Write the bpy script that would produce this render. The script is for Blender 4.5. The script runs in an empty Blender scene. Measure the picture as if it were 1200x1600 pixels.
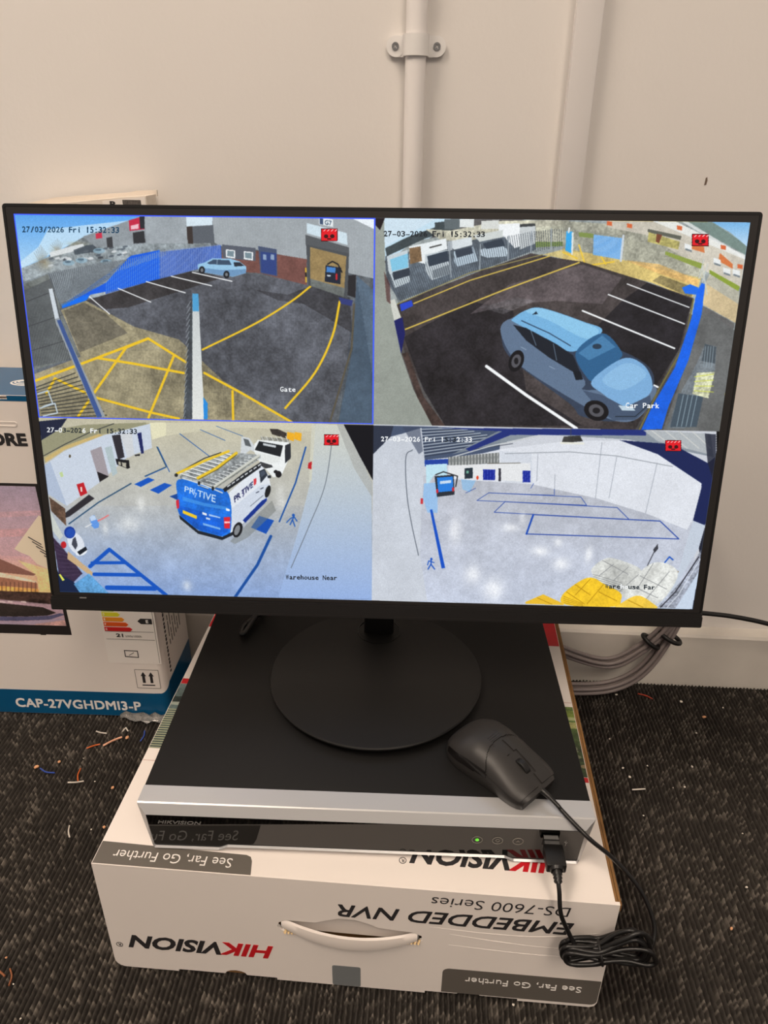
import bpy, bmesh, math, random
import numpy as np
from mathutils import Vector, Matrix
from mathutils.geometry import tessellate_polygon

SC = bpy.context.scene
COL = SC.collection
R = math.radians
random.seed(7)
RNG = np.random.default_rng(7)

# ------------------------------------------------------------------ camera
cam_d = bpy.data.cameras.new('camera')
cam = bpy.data.objects.new('camera', cam_d); COL.objects.link(cam)
cam_d.sensor_fit = 'HORIZONTAL'; cam_d.sensor_width = 36.0
cam_d.lens = 36.0 * 1148.28 / 1200.0
cam_d.clip_start = 0.02
_th, _p, _r = R(3.0934), R(26.8771), R(0.7254)
_rt = Vector((math.cos(_th), math.sin(_th), 0))
_fw = Vector((-math.sin(_th) * math.cos(_p), math.cos(_th) * math.cos(_p), -math.sin(_p)))
_up = _rt.cross(_fw)
_rx = _rt * math.cos(_r) + _up * math.sin(_r)
_ry = _up * math.cos(_r) - _rt * math.sin(_r)
_m = Matrix((_rx, _ry, -_fw)).transposed().to_4x4()
_m.translation = Vector((0, 0, 0.68805))
cam.matrix_world = _m
SC.camera = cam

# ------------------------------------------------------------------ world and view
SC.view_settings.view_transform = 'Standard'
SC.view_settings.look = 'None'
SC.view_settings.gamma = 1.0
SC.view_settings.use_curve_mapping = False
SC.view_settings.exposure = 0.0
W = bpy.data.worlds.new('room_light'); SC.world = W
W.use_nodes = True
W.node_tree.nodes['Background'].inputs[0].default_value = (1.0, 0.87, 0.77, 1)
W.node_tree.nodes['Background'].inputs[1].default_value = 0.40
LAMP_STRENGTH = 18.5
LAMP_COLOUR = (1.0, 0.84, 0.69)
SCREEN_STRENGTH = 1.0

# ------------------------------------------------------------------ helpers
def lin(c):
    return tuple((v / 255 / 12.92) if v / 255 <= .04045 else ((v / 255 + .055) / 1.055) ** 2.4 for v in c)

MATS = {}
def mat(name, rgb, rough=.6, metal=0.0, bump=None, var=None, spec=.5, emit=None, coat=0.0):
    """procedural principled material; bump=(scale, strength, distance), var=(scale, amount)"""
    if name in MATS: return MATS[name]
    m = bpy.data.materials.new(name); m.use_nodes = True
    nt = m.node_tree; b = nt.nodes['Principled BSDF']
    c = lin(rgb) + (1,)
    b.inputs['Base Color'].default_value = c
    b.inputs['Roughness'].default_value = rough
    b.inputs['Metallic'].default_value = metal
    b.inputs['Specular IOR Level'].default_value = spec
    b.inputs['Coat Weight'].default_value = coat
    tc = nt.nodes.new('ShaderNodeTexCoord')
    if var:
        n = nt.nodes.new('ShaderNodeTexNoise'); n.inputs['Scale'].default_value = var[0]; n.inputs['Detail'].default_value = 4
        nt.links.new(tc.outputs['Object'], n.inputs['Vector'])
        r = nt.nodes.new('ShaderNodeMapRange')
        r.inputs['From Min'].default_value = .3; r.inputs['From Max'].default_value = .7
        r.inputs['To Min'].default_value = 1 - var[1]; r.inputs['To Max'].default_value = 1 + var[1] * .4
        nt.links.new(n.outputs['Fac'], r.inputs['Value'])
        mx = nt.nodes.new('ShaderNodeVectorMath'); mx.operation = 'SCALE'
        mx.inputs[0].default_value = c[:3]
        nt.links.new(r.outputs[0], mx.inputs['Scale'])
        nt.links.new(mx.outputs[0], b.inputs['Base Color'])
    if bump:
        n2 = nt.nodes.new('ShaderNodeTexNoise'); n2.inputs['Scale'].default_value = bump[0]; n2.inputs['Detail'].default_value = 5
        nt.links.new(tc.outputs['Object'], n2.inputs['Vector'])
        bp = nt.nodes.new('ShaderNodeBump'); bp.inputs['Strength'].default_value = bump[1]; bp.inputs['Distance'].default_value = bump[2]
        nt.links.new(n2.outputs['Fac'], bp.inputs['Height'])
        nt.links.new(bp.outputs[0], b.inputs['Normal'])
    if emit:
        b.inputs['Emission Color'].default_value = lin(emit[0]) + (1,)
        b.inputs['Emission Strength'].default_value = emit[1]
    MATS[name] = m
    return m

def tag(o, label=None, cat=None, group=None, kind=None):
    if label: o['label'] = label
    if cat: o['category'] = cat
    if group: o['group'] = group
    if kind: o['kind'] = kind
    return o

def empty(name, loc, rz=0.0):
    o = bpy.data.objects.new(name, None); COL.objects.link(o)
    o.location = loc; o.rotation_euler = (0, 0, rz); o.empty_display_size = .02
    return o

def build(name, bm, m, parent=None, smooth=False, weld=False):
    if weld: bmesh.ops.remove_doubles(bm, verts=bm.verts, dist=1e-6)
    bmesh.ops.recalc_face_normals(bm, faces=bm.faces)
    me = bpy.data.meshes.new(name); bm.to_mesh(me); bm.free()
    if m: me.materials.append(m)
    if smooth:
        for p in me.polygons: p.use_smooth = True
    o = bpy.data.objects.new(name, me); COL.objects.link(o)
    if parent: o.parent = parent
    return o

def autosmooth(o, ang=35):
    me = o.data
    for p in me.polygons: p.use_smooth = True
    bm = bmesh.new(); bm.from_mesh(me)
    for e in bm.edges:
        if len(e.link_faces) == 2 and e.calc_face_angle(0) > R(ang): e.smooth = False
    bm.to_mesh(me); bm.free()
    return o

def add_box(bm, x0, x1, y0, y1, z0, z1, bev=0.0, seg=2):
    v = [bm.verts.new(p) for p in ((x0,y0,z0),(x1,y0,z0),(x1,y1,z0),(x0,y1,z0),(x0,y0,z1),(x1,y0,z1),(x1,y1,z1),(x0,y1,z1))]
    fs = [bm.faces.new([v[i] for i in f]) for f in ((3,2,1,0),(4,5,6,7),(0,1,5,4),(1,2,6,5),(2,3,7,6),(3,0,4,7))]
    if bev:
        es = {e for f in fs for e in f.edges}
        bmesh.ops.bevel(bm, geom=list(es), offset=bev, segments=seg, affect='EDGES', profile=.5)
    return v

def box(name, dims, m, parent=None, bev=0.0, seg=2):
    bm = bmesh.new(); add_box(bm, *dims, bev=bev, seg=seg)
    o = build(name, bm, m, parent)
    if bev: autosmooth(o, 50)
    return o

def plate(bm, outer, holes, frame, thick):
    """a flat plate of any outline with holes: frame = (origin, ux, uy); thick goes along ux x uy"""
    o, ux, uy = (Vector(a) for a in frame); n = ux.cross(uy)
    loops = [outer] + list(holes)
    tris = tessellate_polygon([[Vector((p[0], p[1], 0)) for p in lp] for lp in loops])
    flat = [p for lp in loops for p in lp]
    lo = [bm.verts.new(o + ux * p[0] + uy * p[1]) for p in flat]
    hi = [bm.verts.new(o + ux * p[0] + uy * p[1] + n * thick) for p in flat]
    for t in tris:
        try:
            bm.faces.new([lo[i] for i in t]); bm.faces.new([hi[i] for i in reversed(t)])
        except ValueError: pass
    k = 0
    for lp in loops:
        N = len(lp)
        for i in range(N):
            a, b = k + i, k + (i + 1) % N
            bm.faces.new((lo[a], lo[b], hi[b], hi[a]))
        k += N

def plate_obj(name, outer, holes, frame, thick, m, parent=None):
    bm = bmesh.new(); plate(bm, outer, holes, frame, thick)
    return build(name, bm, m, parent)

def rrect(x0, x1, y0, y1, r, seg=5, corners=(1,1,1,1)):
    """corners: bottom-left, bottom-right, top-right, top-left"""
    pts = []
    for i, (cx, cy, a) in enumerate(((x0,y0,180),(x1,y0,270),(x1,y1,0),(x0,y1,90))):
        if not corners[i] or r <= 0: pts.append((cx, cy)); continue
        ox = cx + (r if i in (0, 3) else -r); oy = cy + (r if i in (0, 1) else -r)
        for k in range(seg + 1):
            t = R(a + 90 * k / seg); pts.append((ox + r * math.cos(t), oy + r * math.sin(t)))
    return pts

def catmull(pts, n=8, closed=False):
    P = [Vector(p) for p in pts]; out = []
    N = len(P); rng = range(N if closed else N - 1)
    for i in rng:
        p1, p2 = P[i], P[(i + 1) % N]
        p0 = P[(i - 1) % N] if (closed or i > 0) else p1 * 2 - p2
        p3 = P[(i + 2) % N] if (closed or i + 2 < N) else p2 * 2 - p1
        for k in range(n):
            t = k / n
            out.append(.5 * ((2 * p1) + (p2 - p0) * t + (2 * p0 - 5 * p1 + 4 * p2 - p3) * t * t + (3 * p1 - p0 - 3 * p2 + p3) * t ** 3))
    if not closed: out.append(P[-1].copy())
    return out

def tube(bm, pts, r, n=8, closed=False, caps=True):
    P = [Vector(p) for p in pts]; N = len(P); rings = []
    up = None
    for i in range(N):
        a = P[(i - 1) % N] if (closed or i > 0) else P[i]
        b = P[(i + 1) % N] if (closed or i < N - 1) else P[i]
        t = (b - a).normalized()
        if up is None:
            up = Vector((0, 0, 1)) if abs(t.z) < .9 else Vector((1, 0, 0))
        s = t.cross(up).normalized(); up = s.cross(t).normalized()
        rr = r(i / (N - 1)) if callable(r) else r
        rings.append([bm.verts.new(P[i] + (s * math.cos(2 * math.pi * k / n) + up * math.sin(2 * math.pi * k / n)) * rr) for k in range(n)])
    for i in range(N if closed else N - 1):
        A, B = rings[i], rings[(i + 1) % N]
        for k in range(n):
            bm.faces.new((A[k], A[(k + 1) % n], B[(k + 1) % n], B[k]))
    if caps and not closed:
        bm.faces.new(rings[0][::-1]); bm.faces.new(rings[-1])

def tube_obj(name, pts, r, m, parent=None, n=8, closed=False):
    bm = bmesh.new(); tube(bm, pts, r, n, closed)
    o = build(name, bm, m, parent); autosmooth(o, 60)
    return o

def lathe(bm, prof, seg=48, c=(0, 0, 0)):
    rings = []
    for (rad, z) in prof:
        if rad < 1e-6: rings.append([bm.verts.new((c[0], c[1], c[2] + z))]); continue
        rings.append([bm.verts.new((c[0] + rad * math.cos(2 * math.pi * k / seg), c[1] + rad * math.sin(2 * math.pi * k / seg), c[2] + z)) for k in range(seg)])
    for A, B in zip(rings, rings[1:]):
        for k in range(seg):
            k2 = (k + 1) % seg
            if len(A) == 1: bm.faces.new((A[0], B[k], B[k2]))
            elif len(B) == 1: bm.faces.new((A[k], A[k2], B[0]))
            else: bm.faces.new((A[k], A[k2], B[k2], B[k]))

# lettering: Blender's built-in font, converted to flat triangles
_glyph = {}
def text_tris(s, bold=0.0, shear=0.0, space=1.0):
    key = (s, bold, shear, space)
    if key in _glyph: return _glyph[key]
    cu = bpy.data.curves.new('lettering', 'FONT'); cu.body = s
    cu.offset = bold; cu.shear = shear; cu.space_character = space; cu.resolution_u = 3
    cu.fill_mode = 'FRONT'
    ob = bpy.data.objects.new('lettering', cu); COL.objects.link(ob)
    me = bpy.data.meshes.new_from_object(ob.evaluated_get(bpy.context.evaluated_depsgraph_get()))
    me.calc_loop_triangles()
    co = np.array([v.co[:2] for v in me.vertices]) if len(me.vertices) else np.zeros((0, 2))
    tr = np.array([t.vertices[:] for t in me.loop_triangles], int)
    bpy.data.objects.remove(ob); bpy.data.curves.remove(cu); bpy.data.meshes.remove(me)
    _glyph[key] = (co, tr)
    return co, tr

def lettering(name, s, frame, w, h, m, parent, bold=0.0, shear=0.0, lift=.00025, space=1.0, fat=0.0):
    """print s into a w x h rectangle (cap height h) at frame=(origin, ux, uy)"""
    co, tr = text_tris(s, bold, shear, space)
    cap = text_tris('H', bold, shear)[0]
    x0, x1 = co[:, 0].min(), co[:, 0].max(); y0, y1 = cap[:, 1].min(), cap[:, 1].max()
    o, ux, uy = (Vector(a) for a in frame); n = ux.cross(uy)
    bm = bmesh.new()
    for k, (fx, fy) in enumerate(((-1, -1), (1, -1), (1, 1), (-1, 1)) if fat else ((0, 0),)):
        oo = o + ux * fx * fat + uy * fy * fat + n * (lift + k * .00002)
        vs = [bm.verts.new(oo + ux * ((c[0] - x0) / (x1 - x0) * w) + uy * ((c[1] - y0) / (y1 - y0) * h)) for c in co]
        for t in tr:
            try: bm.faces.new([vs[i] for i in t])
            except ValueError: pass
    r = bmesh.ops.extrude_face_region(bm, geom=list(bm.faces))
    bmesh.ops.translate(bm, verts=[v for v in r['geom'] if isinstance(v, bmesh.types.BMVert)], vec=-n * (lift + .0001))
    return build(name, bm, m, parent)

# ------------------------------------------------------------------ drawing of the flat pictures (screen and box print)
class Canvas:
    def __init__(s, w, h, H):
        s.w, s.h = w, h; s.a = np.zeros((h, w, 3), np.float32); s.H = np.array(H)
        s.clip = (0, 0, w, h); s.crop = (0, 0, 1)
    def mp(s, pts):
        p = np.array(pts, float).reshape(-1, 2)
        x = p[:, 0] / s.crop[2] + s.crop[0]; y = p[:, 1] / s.crop[2] + s.crop[1]
        q = s.H @ np.stack([x, y, np.ones_like(x)])
        return np.stack([q[0] / q[2], q[1] / q[2]], 1)
    def _box(s, q, pad=1):
        x0 = max(s.clip[0], int(q[:, 0].min() - pad)); x1 = min(s.clip[2], int(q[:, 0].max() + pad + 1))
        y0 = max(s.clip[1], int(q[:, 1].min() - pad)); y1 = min(s.clip[3], int(q[:, 1].max() + pad + 1))
        return x0, y0, x1, y1
    def raw(s, q, col, a=1.0, col2=None, axis=None, noise=0.0):
        x0, y0, x1, y1 = s._box(q)
        if x1 <= x0 or y1 <= y0: return
        X = np.arange(x0, x1)[None, :] + .5; Y = np.arange(y0, y1)[:, None] + .5
        ins = np.zeros((y1 - y0, x1 - x0), bool)
        for (ax, ay), (bx, by) in zip(q, np.roll(q, -1, 0)):
            if ay == by: continue
            ins ^= ((Y < ay) != (Y < by)) & (X < (bx - ax) * (Y - ay) / (by - ay) + ax)
        c = np.array(col, np.float32) / 255
        if col2 is not None:
            c2 = np.array(col2, np.float32) / 255
            if axis == 'x': t = ((X - q[:, 0].min()) / (np.ptp(q[:, 0]) + 1e-6)) + 0 * Y
            else: t = ((Y - q[:, 1].min()) / (np.ptp(q[:, 1]) + 1e-6)) + 0 * X
            c = c + (c2 - c) * t[..., None]
        if noise:
            c = c * (1 + noise * (NOISE[y0:y1, x0:x1, None]))
        sub = s.a[y0:y1, x0:x1]
        m = (ins * a)[..., None]
        s.a[y0:y1, x0:x1] = sub * (1 - m) + np.broadcast_to(c, sub.shape) * m
    def P(s, col, pts, a=1.0, col2=None, axis=None, noise=0.0):
        s.raw(s.mp(pts), col, a, col2, axis, noise)
    def S(s, col, pts, a=1.0, col2=None, axis=None, noise=0.0):
        pp = np.array(pts, float).reshape(-1, 2)
        s.P(col, [c for v in catmull([(x, y, 0) for x, y in pp], 6, True) for c in v[:2]], a, col2, axis, noise)
    def L(s, col, pts, w, a=1.0, smooth=False):
        if smooth:
            pp = np.array(pts, float).reshape(-1, 2)
            pts = [c for v in catmull([(x, y, 0) for x, y in pp], 6) for c in v[:2]]
        q = s.mp(pts); w = w * 1.67 / s.crop[2] * s.crop[2]
        x0, y0, x1, y1 = s._box(q, w + 1)
        if x1 <= x0 or y1 <= y0: return
        X = np.arange(x0, x1)[None, :] + .5; Y = np.arange(y0, y1)[:, None] + .5
        d = np.full((y1 - y0, x1 - x0), 1e9)
        for (ax, ay), (bx, by) in zip(q[:-1], q[1:]):
            L2 = (bx - ax) ** 2 + (by - ay) ** 2 + 1e-9
            t = np.clip(((X - ax) * (bx - ax) + (Y - ay) * (by - ay)) / L2, 0, 1)
            d = np.minimum(d, np.hypot(X - ax - t * (bx - ax), Y - ay - t * (by - ay)))
        m = (np.clip(w / 2 + .5 - d, 0, 1) * a)[..., None]
        sub = s.a[y0:y1, x0:x1]
        s.a[y0:y1, x0:x1] = sub * (1 - m) + np.array(col, np.float32) / 255 * m
    def E(s, col, cx, cy, rx, ry, a=1.0, rot=0, soft=False):
        if soft:
            q = s.mp([cx - rx, cy, cx + rx, cy, cx, cy - ry, cx, cy + ry]); k = 1.5
            mx, my = q.mean(0); hx, hy = np.ptp(q[:, 0]) / 2, np.ptp(q[:, 1]) / 2
            x0, y0, x1, y1 = s._box(np.array([[mx - hx * k, my - hy * k], [mx + hx * k, my + hy * k]]))
            if x1 <= x0 or y1 <= y0: return
            d = ((np.arange(x0, x1)[None, :] - mx) / hx) ** 2 + ((np.arange(y0, y1)[:, None] - my) / hy) ** 2
            m = (np.exp(-d * 2.2) * a * (1 + .5 * NOISE[y0:y1, x0:x1]))[..., None]
            s.a[y0:y1, x0:x1] = s.a[y0:y1, x0:x1] * (1 - m) + np.array(col, np.float32) / 255 * m
            return
        t = np.linspace(0, 2 * math.pi, 28, endpoint=False); cr, sr = math.cos(R(rot)), math.sin(R(rot))
        ex, ey = rx * np.cos(t), ry * np.sin(t)
        s.P(col, np.stack([cx + ex * cr - ey * sr, cy + ex * sr + ey * cr], 1).ravel(), a)
    def soften(s, grain=.05):
        x = s.a
        for ax in (0, 1):
            x = (np.roll(x, 1, ax) + 2 * x + np.roll(x, -1, ax)) / 4
        h, w = x.shape[:2]
        g = RNG.normal(0, 1, (h // 2 + 1, w // 2 + 1)).astype(np.float32).repeat(2, 0).repeat(2, 1)[:h, :w, None]
        s.a = x * (1 + grain * g)
    def bars(s, col, top, bot, n, w, a=1.0):
        T = s.mp(top); B = s.mp(bot)
        def samp(Q, t):
            d = np.r_[0, np.cumsum(np.hypot(*np.diff(Q, axis=0).T))]; d /= d[-1]
            return np.array([np.interp(t, d, Q[:, 0]), np.interp(t, d, Q[:, 1])])
        for i in range(n):
            t = (i + .5) / n; p, q = samp(T, t), samp(B, t)
            e = q - p; nrm = np.array([-e[1], e[0]]) / (np.hypot(*e) + 1e-6) * w / 2
            s.raw(np.array([p - nrm, p + nrm, q + nrm, q - nrm]), col, a)
    def T(s, txt, pts, col, bold=.02, shear=0, mono=True, cols=None):
        """text into the quad pts = top-left, top-right, bottom-right, bottom-left"""
        q = np.array(pts, float).reshape(4, 2)
        def put(co, tr, a0, a1, y0, y1, x0, x1, c):
            u = a0 + (co[:, 0] - x0) / (x1 - x0) * (a1 - a0); v = 1 - (co[:, 1] - y0) / (y1 - y0)
            pt = (q[0] * (1 - u)[:, None] + q[1] * u[:, None]) * (1 - v)[:, None] + (q[3] * (1 - u)[:, None] + q[2] * u[:, None]) * v[:, None]
            for t in tr: s.P(c, pt[t].ravel())
        cap = text_tris('H', bold, shear)[0]; y0, y1 = cap[:, 1].min(), cap[:, 1].max()
        if not mono:
            co, tr = text_tris(txt, bold, shear)
            put(co, tr, 0, 1, y0, y1, co[:, 0].min(), co[:, 0].max(), col); return
        n = len(txt)
        for i, ch in enumerate(txt):
            if ch == ' ': continue
            co, tr = text_tris(ch, bold, shear)
            w = (co[:, 0].max() - co[:, 0].min()) / (y1 - y0)
            f = .84 if w > .35 else (.5 if ch in '-/' else .3)
            cx = (i + .5) / n
            put(co, tr, cx - f / n / 2, cx + f / n / 2, y0, y1, co[:, 0].min(), co[:, 0].max(), (cols[i] if cols else col))
    def image(s, name):
        im = bpy.data.images.new(name, s.w, s.h, alpha=False)
        px = np.ones((s.h, s.w, 4), np.float32); px[..., :3] = np.clip(s.a[::-1], 0, 1)
        im.pixels.foreach_set(px.ravel()); im.update(); im.pack()
        return im

def vnoise(h, w, cell):
    gh, gw = h // cell + 3, w // cell + 3
    g = RNG.random((gh, gw)).astype(np.float32)
    y = np.arange(h) / cell; x = np.arange(w) / cell
    yi, xi = y.astype(int), x.astype(int); fy, fx = (y - yi)[:, None], (x - xi)[None, :]
    fy = fy * fy * (3 - 2 * fy); fx = fx * fx * (3 - 2 * fx)
    return (g[yi][:, xi] * (1 - fy) * (1 - fx) + g[yi][:, xi + 1] * (1 - fy) * fx + g[yi + 1][:, xi] * fy * (1 - fx) + g[yi + 1][:, xi + 1] * fy * fx)
NOISE = (vnoise(1080, 1920, 70) * .9 + vnoise(1080, 1920, 18) * .7 + vnoise(1080, 1920, 4) * .7 - 1.15) * 1.1

def paint_screen():
    C = Canvas(1920, 1080, [[1.5926136, -.19638648, 31.9518105], [-.01836912, 1.45876147, -485.381819], [2.58670057e-05, -.000220600773, 1.0]])
    P, L, E, B, T, S = C.P, C.L, C.E, C.bars, C.T, C.S
    A = (0, 310, 2); A1 = (30, 320, 4); A2 = (300, 330, 4)
    Bq = (580, 320, 1.93548); B1 = (590, 340, 4); B2 = (880, 340, 4)
    Cq = (50, 640, 2.181818); C1 = (260, 670, 5); C2 = (60, 660, 5.925)
    Dq = (570, 650, 2.181818)
    CX, CY = 958, 542
    K, WH = (25, 35, 45), (245, 248, 250)
    # ---------------- gate camera
    C.clip = (0, 0, CX, CY); C.crop = A
    P((92, 98, 104), [40,40, 1180,40, 1180,720, 40,720], noise=.3)
    P((84, 160, 235), [40,44, 640,44, 300,140, 60,260], col2=(196, 226, 245), axis='y')
    P((205, 230, 245), [150,95, 560,50, 600,50, 270,118, 70,215, 60,200, 120,150], a=.75)
    C.crop = A1
    P((150, 160, 165), [0,400, 170,330, 400,200, 480,190, 700,240, 1200,220, 1200,480, 300,600, 0,640], noise=.35)
    for x, y, w, h, c in ((90,300,130,120,(150,140,110)),(180,245,95,70,(165,150,115)),(270,220,180,40,(165,158,120))):
        E(c, x + w / 2, y + h / 2, w / 2, h / 2, a=.55, soft=True)
    for i in range(9): L((120, 105, 85), [130 + i * 4, 360, 95 + i * 10, 250 + abs(i - 4) * 12], .6, a=.7)
    for i in range(8): L((120, 105, 85), [235 + i * 3, 280, 195 + i * 11, 210 + abs(i - 4) * 9], .5, a=.7)
    for i in range(34):
        x, y = 190 + random.random() * 480, 300 + random.random() * 80
        E(random.choice([(210,215,218),(70,80,92),(235,238,240),(120,128,134),(45,50,60)]), x, y - (x - 190) * .12, 17, 7, rot=-12, a=.7)
    P((215, 220, 222), [190,295, 330,255, 400,240, 410,262, 335,290, 195,325]); P((60,70,80), [340,280, 420,250, 485,245, 480,290, 350,310], a=.8)
    for x, y in ((545,355),(500,285),(390,345),(310,360)):
        E((140, 172, 190), x, y, 38, 17, a=.8); E((76, 96, 112), x - 5, y - 6, 20, 7, a=.8)
    # warehouse
    P((146, 154, 160), [400,195, 780,62, 1200,62, 1200,240, 790,240, 700,250, 480,262], noise=.12)
    P((160, 168, 174), [780,62, 1200,62, 1200,236, 800,240], noise=.08)
    P((196, 40, 70), [685,95, 780,68, 785,150, 692,160]); P((235, 190, 200), [698,128, 748,116, 748,146, 700,152]); P((40, 42, 50), [752,72, 785,66, 785,145, 757,148])
    P((200, 50, 75), [478,178, 518,168, 520,205, 482,210])
    P((60, 62, 66), [545,205, 582,195, 588,262, 552,265]); P((48, 50, 54), [712,172, 782,160, 790,235, 716,240])
    C.crop = A
    P((212, 228, 238), [582,55, 665,52, 665,82, 584,86]); P((92, 98, 106), [584,87, 672,82, 674,138, 588,140]); P((60, 52, 50), [584,87, 602,86, 605,140, 588,140])
    P((160, 167, 172), [664,52, 1172,60, 1172,250, 1100,235, 960,192, 806,160, 690,148, 672,138], noise=.05)
    for i in range(60): L((140, 148, 154), [668 + i * 8.4, 54, 680 + i * 8.3, 150 + i * 1.6], .35, a=.5)
    P((235, 242, 248), [1092,57, 1172,60, 1172,96])
    # blue palisade fence
    P((52, 92, 190), [470,170, 692,145, 694,202, 600,225, 470,258, 400,278, 330,298, 330,250], a=.88, noise=.12)
    B((136, 158, 212), [470,166, 690,142], [470,256, 692,202], 40, 2.2, a=.75)
    P((20, 92, 225), [192,332, 250,296, 330,238, 410,178, 500,160, 500,250, 400,276, 282,300, 268,322, 198,345])
    B((84, 140, 230), [330,236, 500,160], [330,296, 500,248], 26, 2.4, a=.7); B((150, 160, 176), [330,205, 520,160], [330,240, 520,176], 30, 2.0, a=.7)
    P((10, 110, 240), [192,330, 240,312, 280,298, 268,324, 196,346])
    # grey palisade on the left
    P((118, 126, 132), [66,262, 150,232, 330,196, 400,190, 330,240, 200,322, 185,340, 150,300], a=.75, noise=.2)
    B((74, 82, 90), [150,234, 400,188], [190,338, 330,262], 40, 2.0, a=.8); B((176, 184, 190), [153,232, 400,186], [193,338, 332,262], 40, 1.2, a=.6)
    P((110, 115, 112), [66,270, 150,235, 190,340, 250,490, 110,535], a=.9, noise=.25)
    for i in range(24):
        t = i / 23
        L((48, 52, 58), [70 + 90 * t, 290 - 40 * t, 100 + 118 * t, 525 - 22 * t], 1.1); L((160, 166, 170), [72 + 90 * t, 290 - 40 * t, 102 + 118 * t, 525 - 22 * t], .5, a=.7)
    for t in (0.1, .45, .8): L((60, 62, 66), [80 + 20 * t, 300 + 220 * t, 165 + 60 * t, 265 + 220 * t], .9)
    # yard
    P((90, 93, 101), [186,345, 270,318, 470,262, 640,222, 770,234, 960,262, 1108,330, 1102,470, 1040,704, 120,692, 108,545, 250,492, 200,375], noise=.32)
    P((60, 58, 60), [268,318, 470,258, 600,226, 700,246, 560,290, 400,340, 330,345], noise=.3)
    P((146, 138, 112), [190,348, 268,318, 345,360, 420,400, 560,440, 700,570, 920,700, 120,692, 108,548, 252,494, 205,380], noise=.30)
    P((96, 92, 82), [200,350, 262,325, 330,358, 400,420, 250,480, 215,400], noise=.3, a=.8)
    P((150, 142, 116), [120,560, 260,515, 470,440, 570,500, 580,690, 120,692], noise=.25, a=.7)
    P((50, 50, 54), [980,270, 1095,310, 1102,420, 1020,370, 900,300], noise=.4, a=.7)
    P((44, 44, 48), [800,285, 900,300, 960,330, 870,318], noise=.4, a=.6)
    for i in range(60): L((56, 56, 62), [640 + i * 7, 690 - i * 2, 620 + i * 7.2, 440 - i * 3], .4, a=.22)
    for i in range(46): L((84, 78, 62), [120 + i * 10, 690, 150 + i * 10, 520 - i], .5, a=.22)
    for i in range(14): L((58, 60, 66), [300 + i * 8, 330 + i * 24, 1080 - i * 6, 290 + i * 30], .4, a=.25)
    for l in ([280,306, 343,360], [370,280, 472,323], [458,259, 580,294], [536,242, 662,272], [602,230, 726,258]): L(WH, l, 1.6)
    Y = (238, 196, 40)
    L(Y, [974,272, 910,322, 800,390, 634,472], 3.0, smooth=True); L(Y, [1063,322, 1040,430, 985,545, 893,655], 3.6, smooth=True)
    for l in ([108,570, 250,518, 464,437, 580,510], [640,545, 760,610, 915,700], [464,437, 395,465, 300,600, 245,680], [305,498, 420,516, 575,545], [545,490, 500,600, 465,684], [172,562, 300,622, 470,668, 560,688], [728,602, 730,692], [172,562, 145,610]):
        L(Y, l, 4.0)
    # shadow stripes in the corner
    for i in range(13): L((30, 34, 38), [112 + i * 2, 590 + i * 9, 235 + i * 9, 545 + i * 12], 1.6, a=.8)
    for l in ([118,610, 150,600, 165,640, 135,650], [125,655, 172,640, 180,670, 135,680]): L((190, 205, 215), l, 2.2)
    # gates
    P((150, 158, 166), [152,282, 164,280, 186,372, 330,682, 304,684, 176,392]); P((40, 70, 140), [178,380, 190,378, 320,682, 304,684], a=.8); P((205, 214, 222), [152,282, 164,280, 184,372, 172,376])
    P((70, 76, 82), [596,312, 606,312, 604,690, 574,690], noise=.3)
    for i in range(20): L((150, 158, 166), [597 - i * .9, 320 + i * 19, 585 - i * .6, 340 + i * 19], .9)
    P((150, 162, 172), [602,296, 621,297, 640,690, 602,690], col2=(228, 230, 222), axis='y'); P((80, 160, 210), [602,296, 621,297, 623,352, 603,352]); P((225, 228, 226), [603,352, 623,352, 640,690, 602,690], a=.6); P((40, 140, 220), [636,620, 650,640, 650,690, 638,690])
    P((86, 104, 122), [1116,240, 1172,290, 1172,704, 1058,704, 1104,470, 1112,330], noise=.15)
    for i in range(22): L((40, 56, 72), [1118 + i * 2.3, 262 + i * 14, 1062 + i * 5, 700], .8, a=.7)
    P((40, 40, 44), [1086,240, 1114,238, 1112,310, 1088,302]); P((50, 60, 120), [1060,308, 1104,318, 1100,336, 1066,328]); L((90, 84, 70), [1108,330, 1100,470, 1032,700], 3)
    C.crop = A2
    P((120, 80, 74), [190,210, 720,298, 720,460, 560,420, 420,385, 190,370], noise=.18)
    P((88, 94, 106), [190,206, 400,228, 400,310, 196,290])
    P((72, 84, 112), [416,216, 532,236, 536,405, 430,385]); P((48, 68, 128), [430,250, 530,262, 530,400, 436,380])
    for x in (446, 494): P((140, 160, 190), [x,266, x+22,270, x+22,304, x,300])
    for x, y in ((214,236), (326,248)): P((236, 240, 242), [x,y, x+58,y+6, x+58,y+58, x,y+50]); P((120, 140, 150), [x+8,y+8, x+50,y+12, x+50,y+48, x+8,y+42])
    P((206, 224, 234), [720,72, 970,135, 975,210, 720,135]); P((232, 238, 240), [796,34, 884,50, 884,96, 796,80]); P((60, 80, 110), [800,40, 822,44, 822,82, 800,78]); T('G7', [832,52, 876,58, 876,88, 832,82], (70, 90, 110), mono=False)
    P((76, 80, 84), [712,145, 985,225, 975,545, 730,462]); P((86, 90, 94), [712,145, 985,225, 985,262, 712,205])
    P((150, 128, 86), [740,222, 968,280, 955,480, 742,420], noise=.15); P((105, 110, 108), [742,420, 958,480, 950,535, 745,465], noise=.2)
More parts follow.
